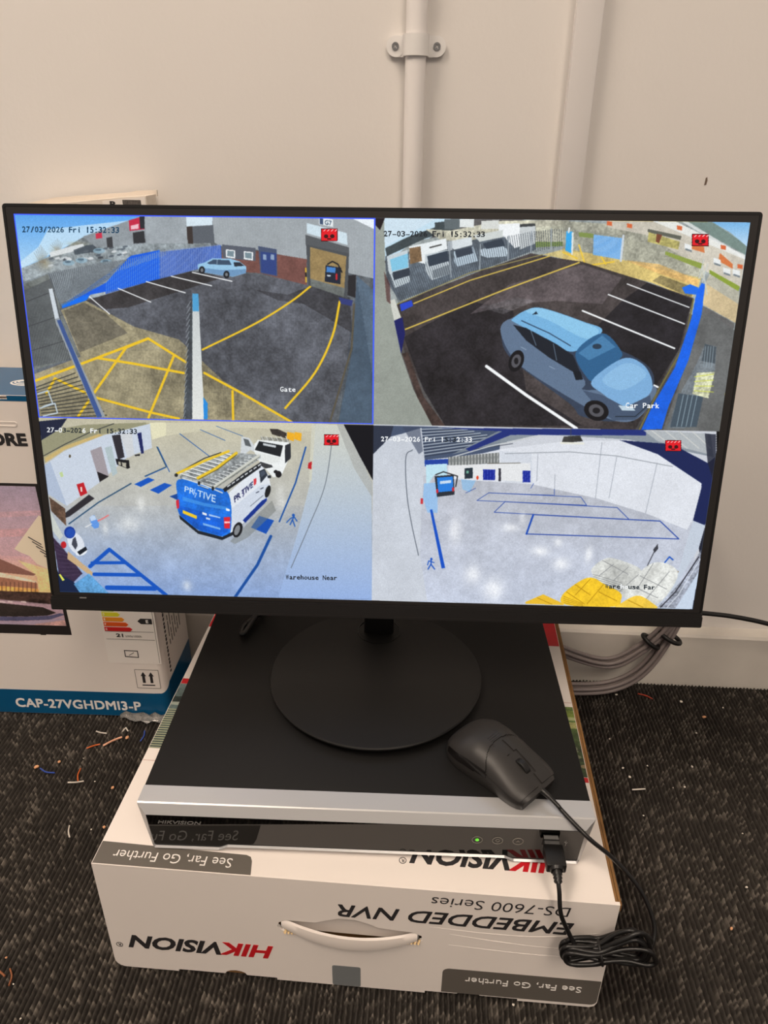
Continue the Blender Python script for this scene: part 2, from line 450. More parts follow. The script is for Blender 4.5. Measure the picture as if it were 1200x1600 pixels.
    P((30, 38, 54), [838,335, 935,352, 930,455, 832,438]); P((70, 130, 200), [845,345, 900,352, 898,385, 842,378]); P((200, 210, 220), [848,395, 870,398, 868,408, 846,405]); E((200, 40, 50), 906, 408, 7, 22); L((20, 24, 30), [850,330, 880,312, 915,330, 940,380], 2)
    L((220, 180, 50), [714,355, 716,440], 2.2); L((30, 30, 30), [714,385, 715,405], 2.4)
    # silver estate car by the fence
    P((150, 196, 228), [38,330, 80,318, 130,292, 240,294, 300,312, 342,345, 340,385, 260,408, 190,400, 60,378, 40,360]); P((60, 80, 104), [96,322, 135,300, 235,304, 250,334, 110,330]); P((40, 48, 60), [262,316, 300,316, 330,340, 268,344]); P((110, 150, 190), [44,350, 190,366, 340,360, 340,384, 260,406, 190,398, 60,376]); L((200, 225, 240), [160,300, 158,332], .6)
    for x, y in ((64,366), (218,394)): E((24, 28, 34), x, y, 19, 24); E((120, 124, 128), x, y, 9, 12)
    C.crop = A
    # ---------------- car park camera
    C.clip = (CX, 0, 1920, CY); C.crop = Bq
    P((84, 82, 82), [0,0, 1200,0, 1200,700, 0,700], noise=.25)
    P((195, 222, 238), [40,38, 300,38, 40,170]); P((150, 158, 158), [40,180, 130,110, 500,38, 1150,45, 1150,420, 700,200, 40,330], noise=.25)
    C.crop = B1
    P((205, 225, 238), [40,0, 380,0, 180,110, 45,180])
    P((60, 70, 74), [50,190, 190,120, 360,60, 360,30, 520,10, 520,60, 300,130, 60,240], noise=.2)
    P((190, 188, 170), [300,70, 460,80, 560,60, 760,20, 1200,10, 1200,140, 700,150, 400,140], noise=.35)
    for x, y, w, h, c in ((420,10,100,60,(96,106,110)),(515,10,90,50,(225,230,230)),(650,20,110,50,(215,218,214)),(760,40,130,60,(238,242,244))): P(c, [x,y, x+w,y-6, x+w,y+h, x,y+h])
    # lorries behind the fence
    P((90, 100, 110), [50,240, 800,100, 990,60, 990,200, 640,330, 140,520, 60,400], noise=.3)
    P((196, 208, 214), [60,240, 190,200, 205,400, 110,440, 70,330]); P((130, 196, 226), [80,260, 192,222, 194,310, 92,335]); P((50, 60, 72), [96,340, 200,312, 205,360, 104,390])
    P((232, 238, 240), [200,180, 430,128, 440,195, 320,230, 300,290, 200,260]); P((120, 96, 70), [200,190, 270,178, 280,270, 206,290], noise=.3); L((60, 60, 60), [330,186, 400,168], 2)
    P((196, 206, 212), [300,230, 440,200, 460,350, 340,390, 300,330]); P((50, 62, 76), [312,240, 440,205, 450,270, 325,305]); P((130, 140, 148), [345,330, 455,290, 462,350, 350,380])
    P((214, 222, 226), [440,150, 590,118, 595,170, 480,200]); P((170, 178, 184), [440,150, 468,144, 470,200, 442,210]); P((188, 206, 220), [480,210, 600,180, 630,270, 500,305, 480,270]); P((56, 66, 80), [485,205, 590,180, 600,222, 500,250])
    P((206, 212, 210), [600,110, 785,75, 790,120, 640,150]); P((196, 212, 224), [645,200, 760,160, 818,200, 810,240, 690,250, 645,235]); P((50, 62, 76), [660,160, 780,130, 800,175, 680,195])
    P((240, 244, 246), [785,70, 890,40, 890,180, 860,190, 785,110]); P((200, 206, 208), [890,40, 988,35, 988,160, 890,200]); P((60, 64, 66), [892,40, 988,35, 988,52, 892,58])
    P((200, 200, 180), [990,60, 1200,40, 1200,170, 990,180], noise=.35); P((120, 140, 80), [990,150, 1200,150, 1200,175, 990,185])
    B((56, 64, 74), [60,360, 200,312, 640,165, 790,120, 970,85, 1200,62], [130,530, 640,330, 820,268, 960,220, 1080,195, 1200,170], 84, 1.6, a=.75)
    for l in ([450,160, 462,370], [645,165, 640,330], [820,115, 818,270], [965,85, 960,220], [1088,70, 1086,195]): L((150, 160, 168), l, 1.8)
    C.crop = Bq
    # far sunny road and buildings
    P((206, 190, 130), [520,150, 600,130, 770,150, 1000,215, 990,250, 960,280, 760,180, 640,175], noise=.2)
    C.crop = B2
    P((176, 176, 160), [0,20, 300,40, 900,200, 880,380, 380,270, 0,220], noise=.35)
    P((206, 200, 186), [280,20, 700,20, 1160,260, 1110,440, 880,330, 530,110, 280,60], noise=.10)
    P((170, 186, 180), [420,20, 760,24, 1140,230, 1140,160, 930,26], noise=.06); P((118, 138, 132), [760,24, 932,26, 1146,170, 1140,232], noise=.10); P((232, 234, 230), [560,22, 700,22, 1138,235, 1136,262], a=.9); P((236, 238, 236), [740,24, 780,24, 1140,246, 1138,262], a=.7)
    P((120, 180, 228), [930,26, 1168,30, 1148,180, 1040,90], col2=(190, 220, 245), axis='y')
    for x, y in ((275,20), (400,35), (712,48), (985,170), (1090,290)): P((214, 104, 60), [x,y, x+32,y+6, x+32,y+32, x,y+26])
    P((214, 122, 70), [800,170, 880,180, 885,220, 800,195]); P((214, 122, 70), [980,220, 1060,290, 1060,320, 970,270])
    P((96, 98, 88), [530,70, 740,115, 735,140, 530,90]); P((206, 196, 120), [535,90, 730,150, 720,200, 530,150], noise=.3); P((120, 70, 50), [585,100, 620,108, 600,160, 580,150])
    for x, y in ((940,250), (1000,310), (1060,320), (760,160)): P((232, 236, 236), [x,y, x+45,y+14, x+45,y+50, x,y+36]); P((120, 130, 136), [x+4,y+30, x+45,y+44, x+45,y+56, x+4,y+42])
    P((140, 160, 60), [640,210, 880,290, 860,320, 640,232]); P((140, 160, 60), [915,325, 1105,430, 1095,460, 915,350]); P((130, 150, 70), [100,90, 190,100, 190,128, 100,118])
    P((186, 184, 168), [915,352, 1100,462, 1095,660, 880,540, 885,420], noise=.15); P((210, 190, 150), [890,410, 1095,540, 1080,660, 875,545], noise=.12); P((104, 104, 104), [870,548, 1072,660, 1060,730, 860,730], noise=.15)
    P((208, 186, 116), [0,190, 190,225, 380,265, 860,380, 830,470, 800,505, 550,405, 100,285, 0,260], noise=.22); P((214, 176, 110), [390,265, 600,290, 850,390, 840,430, 600,350], noise=.3)
    P((130, 118, 80), [560,395, 610,360, 830,440, 800,500], noise=.35)
    B((150, 150, 130), [390,130, 880,260], [390,265, 850,385], 46, 1.1, a=.7); B((110, 116, 110), [0,60, 380,110], [0,200, 200,228], 34, 1.2, a=.6)
    P((110, 170, 228), [192,105, 372,128, 360,262, 188,232], noise=.05); B((160, 200, 238), [192,105, 372,128], [188,232, 360,262], 18, 1.6, a=.7); L((205, 214, 222), [378,112, 362,270], 3.2)
    P((56, 166, 232), [22,82, 64,88, 58,225, 16,205]); L((224, 228, 226), [40,66, 36,90], 3); P((226, 230, 228), [56,90, 68,92, 62,236, 52,228])
    for l in ([100,170, 135,280], [240,245, 268,290], [0,215, 90,255], [150,300, 320,275]): L((238, 200, 60), l, 2)
    for l in ([870,300, 900,480], [905,290, 872,400], [880,260, 850,380]): L((200, 206, 200), l, 1.6)
    C.crop = Bq
    # dark tarmac
    P((66, 60, 60), [66,330, 82,297, 200,250, 329,200, 484,146, 560,160, 640,172, 830,232, 975,282, 940,420, 800,680, 225,668, 180,580, 110,470], noise=.36)
    P((36, 34, 38), [835,235, 972,285, 930,440, 790,660, 640,420, 690,360, 760,290], noise=.35)
    P((34, 32, 36), [100,400, 300,290, 430,320, 470,560, 640,668, 225,668, 160,560], noise=.5, a=.85)
    P((110, 100, 104), [420,240, 640,180, 760,220, 700,300, 560,290, 440,300, 300,330], noise=.3, a=.55)
    P((120, 118, 122), [330,310, 440,280, 500,290, 400,330], noise=.6, a=.4)
    Y2 = (214, 186, 84)
    L(Y2, [540,155, 300,228, 130,298], 1.8); L(Y2, [630,174, 400,258, 105,376], 2.2); L((150, 140, 90), [520,150, 300,205, 80,300], 1.4)
    L((120, 112, 60), [975,285, 950,420, 870,560, 812,680], 2.2)
    for l, w in (([775,239, 962,310], 1.6), ([718,271, 948,360], 1.9), ([640,320, 918,434], 2.6), ([350,488, 470,575, 622,676], 5.0), ([848,542, 868,551], 3)): L(WH, l, w)
    P((40, 70, 200), [88,300, 124,288, 128,305, 92,322]); P((206, 208, 200), [52,292, 72,284, 92,340, 62,354]); P((24, 30, 96), [60,354, 96,340, 104,390, 92,450, 72,400])
    P((104, 106, 106), [985,330, 1030,330, 1100,380, 1060,690, 880,690, 940,520], noise=.15)
    # blue tarpaulin along the right kerb
    P((22, 100, 232), [1000,236, 1010,240, 1000,330, 960,470, 900,610, 880,678, 818,680, 850,610, 920,490, 970,340, 985,262], noise=.1); P((30, 110, 235), [940,250, 965,240, 990,250, 985,272, 950,268])
    P((110, 118, 124), [1010,420, 1045,428, 1040,500, 990,580, 950,676, 895,676, 930,580, 985,480], noise=.3); P((74, 84, 92), [1010,420, 1044,430, 1040,480, 1000,472]); P((70, 84, 96), [930,570, 1005,580, 985,672, 905,672])
    for k in range(4): L((150, 166, 176), [1012 + k * 8, 428, 1006 + k * 8, 490], .9); L((140, 160, 172), [945 + k * 14, 575, 925 + k * 14, 670], 1.2)
    P((176, 178, 150), [985,508, 1040,505, 1020,585, 972,572], noise=.5)
    for k in range(4): L((214, 224, 60), [978, 520 + k * 14, 1036, 512 + k * 18], .9)
    # near grey wall post on the left
    P((150, 156, 148), [0,45, 40,40, 44,200, 60,300, 92,450, 130,560, 190,668, 0,668], noise=.06); P((70, 30, 30), [40,200, 58,240, 60,300, 48,290], a=.6); P((70, 56, 52), [95,450, 112,445, 160,580, 225,668, 186,668, 140,580], noise=.4); P((30, 22, 26), [12,38, 44,36, 28,76, 14,60])
    # the blue grey estate car
    S((52, 64, 84), [395,400, 430,470, 600,600, 640,640, 760,650, 850,560, 830,480, 660,400, 480,330, 410,360], noise=.1)
    S((96, 116, 142), [392,375, 420,345, 470,355, 640,520, 650,560, 850,545, 845,600, 800,650, 735,652, 640,606, 470,500, 415,440])
    S((118, 178, 222), [428,345, 470,318, 520,312, 640,352, 700,382, 612,444, 520,400, 440,358]); S((150, 206, 238), [470,322, 520,314, 640,354, 690,380, 650,405, 540,350], a=.7)
    L((40, 60, 84), [456,350, 540,388, 604,426], 1.5); P((30, 44, 60), [488,332, 500,322, 506,330])
    P((26, 32, 42), [430,362, 470,372, 560,420, 612,455, 640,522, 540,462, 470,410]); L((110, 130, 150), [484,380, 500,425], 1); L((110, 130, 150), [552,420, 562,470], 1)
    S((46, 96, 140), [620,446, 700,388, 756,440, 750,470, 680,528, 652,520]); P((92, 150, 196), [628,448, 700,394, 740,430, 660,470], a=.55); E((40, 60, 80), 684, 428, 14, 8)
    S((124, 172, 216), [668,532, 760,465, 820,480, 850,530, 840,575, 770,612, 700,570]); S((150, 196, 232), [700,530, 765,480, 815,490, 830,520, 760,560], a=.6)
    P((70, 86, 110), [640,560, 700,575, 770,612, 845,575, 848,604, 800,650, 735,652, 690,620]); P((190, 210, 224), [748,606, 790,610, 800,622, 760,622]); L((30, 40, 50), [740,640, 800,640, 845,600], 1.4)
    for cx, cy, rx, ry in ((440,472,22,34), (682,622,38,30)): E((18, 18, 22), cx, cy, rx, ry, rot=20); E((84, 84, 90), cx, cy, rx * .62, ry * .62, rot=20); E((24, 24, 28), cx, cy, rx * .3, ry * .3)
    P((20, 26, 34), [610,500, 634,504, 642,528, 620,530]); L((140, 160, 184), [455,430, 470,438], 1.2); L((140, 160, 184), [540,488, 556,496], 1.2)
    # ---------------- warehouse near camera
    C.clip = (0, CY, CX, 1080); C.crop = Cq
    P((196, 190, 164), [0,20, 1200,20, 1200,330, 0,330], col2=(184, 186, 184), axis='y', noise=.06); P((184, 186, 184), [0,328, 1200,328, 1200,660, 0,660], col2=(132, 162, 216), axis='y', noise=.10)
    P((206, 202, 178), [400,45, 960,40, 960,75, 720,60, 560,75, 412,95])
    
    for x, y, rx, ry in ((372,322,20,36), (250,402,16,36), (530,600,24,26), (850,305,26,60), (330,390,60,40)): E((240, 242, 240), x, y, rx, ry, a=.55, soft=True)
    # left wall with doors
    P((30, 36, 60), [20,40, 120,30, 60,120, 35,160]); P((172, 164, 128), [35,150, 120,90, 250,60, 400,45, 410,60, 250,84, 120,120, 45,182])
    C.crop = C2
    P((150, 148, 120), [20,170, 200,60, 420,20, 1000,0, 1000,40, 560,110, 240,220, 40,310]); P((200, 176, 116), [60,330, 240,220, 560,105, 600,120, 250,250, 70,370]); L((40, 44, 50), [50,310, 240,205, 470,95, 700,10], 1.2)
    P((200, 210, 224), [55,395, 240,265, 600,120, 1035,10, 1055,235, 830,320, 570,555, 265,775, 90,665]); P((174, 188, 210), [55,395, 110,362, 265,775, 90,665])
    P((226, 222, 190), [1035,0, 1185,0, 1185,120, 1055,160])
    P((160, 152, 158), [482,262, 585,222, 655,500, 570,552]); P((30, 28, 32), [545,455, 655,500, 570,552]); P((176, 192, 196), [615,235, 680,215, 735,470, 690,500])
    P((46, 44, 52), [682,120, 760,110, 800,320, 740,345]); P((206, 210, 214), [762,110, 870,90, 890,300, 830,330]); P((26, 36, 92), [918,100, 955,92, 980,285, 955,290]); P((40, 40, 44), [890,300, 945,290, 940,310, 900,312])
    P((24, 24, 28), [715,335, 840,350, 850,420, 830,430, 730,390]); P((180, 176, 160), [740,362, 765,366, 766,398, 745,392]); P((180, 176, 160), [775,370, 815,375, 815,420, 780,405])
    P((190, 30, 40), [355,575, 420,555, 455,655, 390,685]); P((230, 220, 210), [388,600, 404,596, 410,640, 396,644]); P((190, 210, 150), [195,465, 222,455, 235,500, 210,508]); E((90, 80, 60), 293, 312, 10, 16)
    P((44, 42, 48), [215,865, 470,668, 522,704, 290,872, 225,895]); L((40, 76, 110), [285,940, 560,740, 860,566], 2.2); L((40, 76, 96), [990,498, 1185,412], 1.8); L((40, 76, 96), [1100,226, 1185,405], 1.8)
    P((96, 74, 60), [100,690, 250,800, 260,960, 120,820], noise=.5); P((200, 206, 200), [110,820, 230,1050, 200,1090, 130,1000])
    Bl = (18, 84, 190)
    P(Bl, [890,572, 1020,510, 1080,532, 950,598]); P(Bl, [1035,626, 1170,560, 1240,580, 1115,660])
    # bucket, stand and clutter
    P((96, 150, 226), [475,880, 520,858, 565,940, 560,975, 520,985, 495,960]); P((190, 210, 236), [475,880, 500,860, 525,866, 540,900, 490,915]); L((226, 120, 120), [555,912, 600,890, 650,860], 2.4); L((230, 230, 230), [440,970, 495,940], 1.6)
    E((220, 226, 236), 350, 1120, 70, 110, rot=-28); E((232, 238, 244), 400, 1200, 56, 34, rot=-20); E((20, 56, 150), 292, 1020, 52, 55); E((40, 90, 190), 296, 1024, 40, 42, a=.6); P((26, 30, 44), [320,1080, 345,1060, 365,1140, 345,1180, 310,1130], a=.8); P((24, 30, 40), [360,1200, 440,1150, 455,1180, 385,1230])
    E((190, 30, 40), 235, 1135, 26, 32); P((56, 42, 66), [135,1060, 240,1180, 410,1400, 330,1480, 190,1400], noise=.2)
    for k in range(9): L((90, 74, 100), [150 + k * 8, 1090 + k * 42, 230 + k * 20, 1150 + k * 32], .6)
    P((200, 170, 130), [275,1195, 390,1290, 515,1400, 490,1425, 270,1265]); P((20, 34, 66), [150,1300, 190,1400, 330,1480, 400,1600, 190,1600]); P((90, 150, 200), [330,1500, 470,1400, 660,1590, 400,1600], noise=.3); P((226, 226, 90), [190,1410, 205,1405, 245,1460, 225,1470])
    for l, w in (([480,1335, 660,1178, 1185,1600], 7), ([500,1302, 800,1300], 6), ([520,1408, 945,1414], 7), ([640,1532, 1080,1540], 9)): L(Bl, l, w)
    C.crop = Cq
    P((22, 70, 150), [470,296, 500,285, 500,310])
    # floor lines on the right
    for l, w in (([935,128, 900,250, 845,382], 2.6), ([816,432, 770,530, 694,640], 5.2), ([505,82, 605,158], 1.2), ([430,128, 470,212], 1.4), ([575,68, 660,105], .9), ([630,56, 720,90], .8), ([388,228, 455,198], 1.4)): L((24, 78, 158), l, w)
    P((20, 80, 180), [748,402, 776,362, 827,378, 800,424])
    L((24, 84, 176), [882,392, 890,375, 895,365, 905,380], 2); L((24, 84, 176), [890,375, 898,398], 2); L((24, 84, 176), [870,385, 882,372, 893,366], 1.8); E((24, 84, 176), 893, 360, 5, 5)
    # white pillar on the right
    P((206, 208, 196), [960,48, 1070,52, 1120,150, 1160,250, 1160,645, 842,638, 905,430, 950,250], col2=(150, 178, 226), axis='y'); P((170, 172, 168), [1040,48, 1072,50, 1122,160, 1162,250, 1162,300, 1100,200], a=.7, noise=.05); P((12, 14, 22), [1064,50, 1166,52, 1166,245, 1120,160])
    L((100, 108, 118), [1026,100, 1000,260, 945,400, 885,540], 1.2, smooth=True); P((206, 206, 190), [955,50, 968,50, 955,240, 946,250])
    # yellow crates, extinguisher
    for x in (872, 897): P((238, 176, 40), [x,76, x+24,80, x+22,108, x-2,100])
    P((60, 54, 50), [812,66, 840,66, 870,80, 868,98, 820,84], noise=.4); P((190, 30, 40), [944,182, 956,176, 954,204, 942,200])
    # far van
    C.crop = C1
    P((206, 212, 216), [590,60, 650,70, 690,130, 690,180, 660,165, 600,210, 582,190]); P((90, 96, 100), [605,75, 645,85, 668,140, 620,130])
    P((236, 240, 240), [690,120, 720,86, 960,100, 975,200, 905,360, 840,380, 740,270, 690,180]); P((30, 34, 38), [694,165, 728,96, 915,130, 895,218]); P((200, 206, 210), [760,110, 860,130, 858,148, 758,128]); P((226, 230, 228), [690,180, 890,225, 890,255, 830,270, 735,245])
    P((60, 62, 66), [735,255, 830,285, 835,300, 780,310, 740,290]); P((40, 44, 50), [930,130, 975,110, 975,230, 930,270]); E((26, 26, 30), 880, 355, 24, 26); P((150, 150, 140), [740,60, 960,80, 960,105, 740,85], noise=.5); E((30, 30, 34), 858, 335, 16, 14)
    for k in range(6): L((220, 222, 218), [745 + k * 38, 58, 765 + k * 38, 100], 1)
    # near van with ladders
    P((120, 124, 120), [500,880, 680,700, 830,560, 860,640, 640,850, 540,900], a=.5)
    P((224, 230, 238), [480,510, 730,280, 760,300, 800,360, 820,450, 790,560, 600,740, 510,820, 470,800]); P((200, 210, 226), [490,640, 740,440, 810,430, 800,540, 600,720, 500,800], a=.7)
    S((28, 110, 216), [100,395, 330,450, 490,510, 505,800, 430,840, 250,790, 105,670, 90,530], noise=.22); P((16, 86, 200), [100,600, 480,700, 490,800, 430,835, 250,785, 105,668], noise=.25, a=.7)
    P((80, 160, 236), [130,530, 300,580, 480,610, 480,635, 300,605, 130,560], a=.6)
    P((30, 36, 44), [100,672, 250,795, 440,845, 520,805, 525,830, 440,870, 250,820, 110,705])
    T('PR TIVE', [146,446, 390,520, 386,578, 144,490], (206, 226, 246), mono=False, bold=.01); L((225, 235, 250), [228,470, 218,500, 238,505, 226,535], 1.2)
    T('PR TIVE', [530,530, 680,408, 680,455, 536,578], (40, 44, 90), mono=False, bold=.03); L((60, 60, 110), [604,480, 596,505, 610,505, 602,530], 1.4); P((214, 60, 70), [684,395, 706,384, 706,430, 686,444])
    P((240, 200, 40), [132,635, 242,680, 240,706, 130,660]); P((236, 240, 246), [285,650, 320,662, 318,680, 284,668]); P((206, 226, 246), [335,665, 425,690, 424,700, 334,680], a=.8); P((206, 220, 240), [312,690, 345,700, 344,714, 312,705]); P((150, 196, 240), [290,735, 425,775, 425,790, 290,752], a=.8); P((240, 246, 250), [470,620, 498,628, 498,645, 470,640])
    P((220, 40, 56), [452,690, 502,690, 500,780, 456,778]); P((250, 200, 206), [456,724, 500,724, 500,738, 456,738]); P((210, 40, 60), [78,560, 100,550, 104,620, 84,625])
    P((20, 50, 140), [600,715, 750,560, 790,540, 788,565, 620,735]); E((26, 28, 32), 560, 790, 36, 62, rot=18); E((130, 134, 138), 556, 792, 20, 42, rot=18); E((26, 28, 32), 796, 490, 20, 50, rot=16)
    P((40, 48, 60), [728,330, 770,310, 795,360, 740,425]); P((70, 80, 96), [736,338, 768,322, 780,350, 745,380]); P((30, 36, 46), [790,365, 822,365, 822,386, 796,384])
    L((70, 76, 90), [660,605, 760,520], .8); L((60, 66, 84), [740,470, 760,460], 1.6); L((60, 66, 84), [706,500, 726,490], 1.6)
    P((30, 34, 40), [445,470, 600,350, 740,260, 742,300, 600,400, 460,495]); 
    for k in range(8): P((216, 220, 222), [480 + k*34,446 - k*23, 505 + k*34,430 - k*23, 505 + k*34,440 - k*23, 480 + k*34,458 - k*23])
    P((150, 156, 158), [110,370, 430,190, 550,185, 740,205, 740,230, 380,470, 260,420, 110,390], noise=.5)
    for k in range(13): L((226, 230, 230), [250 + k * 33, 440 - k * 18, 330 + k * 32, 465 - k * 19], 1.6); L((44, 46, 50), [262 + k * 33, 446 - k * 18, 330 + k * 32, 474 - k * 19], .8)
    for k in range(9): L((236, 238, 236), [110 + k * 42, 350 - k * 20, 240 + k * 36, 385 - k * 22], 2.2); L((50, 50, 46), [120 + k * 42, 358 - k * 20, 240 + k * 36, 394 - k * 22], .8)
    L((40, 40, 34), [90,345, 300,230, 430,185], 1.6); L((232, 196, 50), [85,350, 300,250, 490,175], 4.2); L((232, 196, 50), [250,385, 400,305, 550,190], 5.2); L((90, 76, 20), [256,395, 404,316, 552,202], 1.2)
    L((206, 208, 200), [370,455, 550,330, 725,208], 4.2); L((130, 132, 120), [372,468, 556,342, 730,220], 1.4); L((216, 220, 220), [130,385, 300,440, 440,500], 2.2)
    E((34, 36, 38), 80, 362, 14, 14); E((34, 36, 38), 258, 425, 10, 16); E((34, 36, 38), 366, 466, 10, 18)
    C.crop = Cq
    # ---------------- warehouse far camera
    C.clip = (CX, CY, 1920, 1080); C.crop = Dq
    P((204, 208, 216), [0,0, 1200,0, 1200,700, 0,700]); P((184, 187, 196), [190,200, 1100,200, 1140,660, 190,640], col2=(196, 204, 222), axis='y', noise=.09)
    # roof
    P((70, 84, 110), [25,32, 200,35, 470,45, 460,120, 300,140, 206,150, 30,130]); P((44, 52, 70), [25,32, 100,33, 90,70, 30,130])
    for k in range(9): L((196, 204, 210), [195, 45 + k * 11, 330 + k * 22, 40 + k * 6], 1.6, a=.8); L((36, 42, 56), [195, 51 + k * 11, 330 + k * 22, 46 + k * 6], 1.2, a=.8)
    P((130, 140, 150), [470,45, 960,50, 1180,60, 1190,140, 900,80, 600,62, 300,130], a=.9); P((32, 48, 120), [250,40, 960,46, 960,66, 500,64, 360,120, 345,112, 470,52]); P((176, 182, 186), [950,48, 1170,60, 1172,130, 1000,86]); 
    for k in range(4): L((206, 208, 206), [980 + k * 45, 50, 1060 + k * 40, 110], 1.6)
    P((24, 36, 84), [870,82, 1050,96, 1170,160, 1195,140, 1190,280, 1160,372, 1120,356, 1150,240, 1000,130]); L((200, 204, 206), [300,140, 420,105, 600,66], 2)
    # white end and right walls
    P((222, 226, 234), [300,150, 470,112, 700,84, 870,84, 1000,130, 1150,230, 1120,350, 1100,388, 960,332, 790,280, 570,232, 300,215], noise=.03); P((206, 212, 222), [460,118, 570,128, 575,230, 480,228], a=.7)
    for l in ([810,90, 788,280], [998,160, 958,334], [860,140, 834,280], [592,130, 588,222], [650,200, 648,270]): L((168, 174, 184), l, 1.2)
    L((150, 156, 164), [480,128, 700,122, 860,136, 1050,172], 1.4)
    P((120, 124, 124), [286,140, 460,124, 460,160, 286,170]); B((210, 212, 210), [286,140, 460,124], [286,170, 460,160], 16, 1.6); P((228, 230, 232), [286,168, 566,160, 566,225, 400,215, 286,210]); L((90, 84, 70), [420,162, 532,160], 1)
    for x0, x1, y0, y1 in ((405,446,182,218), (540,566,186,226)): P((22, 40, 150), [x0,y0, x1,y0, x1,y1, x0,y1]); B((90, 110, 210), [x0,y0, x1,y0], [x0,y1, x1,y1], 4, .8)
    P((36, 50, 60), [342,178, 370,176, 370,212, 342,214]); P((110, 170, 150), [348,186, 356,186, 356,196, 348,196]); P((50, 50, 60), [458,178, 466,178, 466,222, 458,222]); E((220, 70, 40), 386, 210, 4, 7)
    P((30, 66, 160), [206,150, 286,146, 286,166, 206,172]); P((190, 226, 240), [210,166, 282,162, 282,210, 240,200, 212,240])
    P((140, 190, 240), [204,230, 250,226, 250,330, 216,330, 200,280], a=.75); P((130, 190, 240), [330,215, 380,220, 360,260, 335,250], a=.6)
    P((40, 46, 56), [240,205, 305,200, 308,268, 248,276]); P((40, 126, 222), [248,210, 302,206, 304,255, 252,260]); P((200, 220, 240), [258,222, 296,218, 296,228, 258,232]); L((40, 40, 44), [244,200, 270,190, 318,205, 312,240], 2); E((200, 40, 50), 249, 256, 4, 8); E((200, 40, 50), 303, 250, 4, 8)
    # floor lines
    for l, w in (([577,336, 1008,358, 1072,419, 552,402, 577,336], 1.8), ([480,292, 862,312, 903,353, 443,328, 480,292], 1.2), ([424,262, 738,276, 758,304, 384,288, 424,262], 1.0), ([380,246, 346,262], .9), ([424,262, 645,270], .9), ([648,250, 648,270], .9), ([577,230, 568,246], .9)): L((40, 70, 160), l, w)
    L((26, 74, 180), [576,337, 553,402], 3.2); P((20, 80, 196), [224,320, 232,318, 276,518, 264,520]); 
    L((28, 84, 190), [228,490, 228,506, 240,522], 2.2); L((28, 84, 190), [228,504, 218,522], 2.2); L((28, 84, 190), [216,508, 220,494, 238,500], 1.8); E((28, 84, 190), 229, 488, 4, 5); L((28, 84, 190), [1022,502, 1040,480, 1052,490], 2.4)
    for x, y, rx, ry in ((310,390,30,60), (440,590,50,60), (670,505,40,30), (600,460,40,24), (765,470,18,40), (660,430,20,20), (500,380,40,20), (370,540,40,50), (540,350,16,30)): E((250, 252, 255), x, y, rx, ry, a=.7, soft=True)
    # near left wall
    P((200, 206, 216), [30,130, 90,70, 130,60, 195,40, 206,150, 196,300, 190,470, 215,630, 25,626], noise=.04); P((60, 70, 92), [130,36, 190,36, 200,120, 186,130], a=.6)
    L((90, 98, 110), [165,115, 142,140, 145,260, 160,360, 185,475], 1.4, smooth=True); P((200, 50, 60), [192,280, 200,280, 200,300, 192,300])
    # shelf and dark blue frame on the right
    P((196, 206, 220), [1120,356, 1160,372, 1140,450, 1050,600, 1000,650, 1060,560]); P((30, 34, 50), [1140,450, 1160,380, 1198,140, 1198,660, 1110,660, 1150,520]); P((150, 156, 170), [1148,455, 1140,540, 1060,655, 1000,652, 1100,540], noise=.5); L((44, 44, 52), [1140,480, 1060,600, 1010,652], 2); L((220, 226, 236), [1150,480, 1070,610, 1030,655], 1.4)
    P((200, 214, 232), [1140,530, 1118,658, 1060,656]); P((26, 30, 46), [1160,60, 1198,62, 1198,250, 1170,160], a=.8)
    # projector heater
    P((60, 60, 58), [680,70, 735,66, 745,86, 672,92], noise=.4); P((230, 230, 220), [668,88, 750,90, 750,97, 668,95]); L((70, 70, 70), [704,40, 704,70], 1)
    # sacks
    L((60, 62, 70), [1000,438, 965,510], 1.6); P((60, 62, 70), [984,456, 1000,436, 1002,452, 990,466]); P((150, 120, 80), [1010,500, 1072,530, 1066,540, 1004,508])
    S((206, 208, 204), [776,520, 812,490, 850,485, 932,515, 936,540, 880,600, 800,572, 778,540], noise=.2); S((214, 216, 212), [885,590, 985,500, 1070,535, 1000,640, 900,625], noise=.2)
    for l in ([812,492, 900,540], [850,505, 800,545], [900,515, 850,560], [935,540, 870,598], [985,502, 930,590], [1040,530, 960,625], [940,545, 1030,590], [915,580, 1000,620]): L((140, 142, 144), l, 1.2)
    for k in range(5): L((120, 124, 126), [780 + k, 540 + k * 7, 880, 570 + k * 7], .8)
    P((236, 190, 50), [550,634, 610,608, 680,640, 680,645, 550,640]); S((240, 196, 44), [676,610, 740,560, 780,552, 816,572, 870,600, 876,625, 850,650, 690,644], noise=.12); S((240, 200, 70), [860,648, 930,612, 985,640, 990,656, 860,652], noise=.1)
    for l in ([720,575, 770,610], [770,556, 720,610], [815,575, 760,640], [690,600, 750,640], [800,600, 860,630], [590,620, 640,642], [900,628, 950,652]): L((180, 136, 20), l, 1.3)
    for k in range(4): L((170, 130, 20), [680, 615 + k * 7, 745, 640 + k * 4], .9)
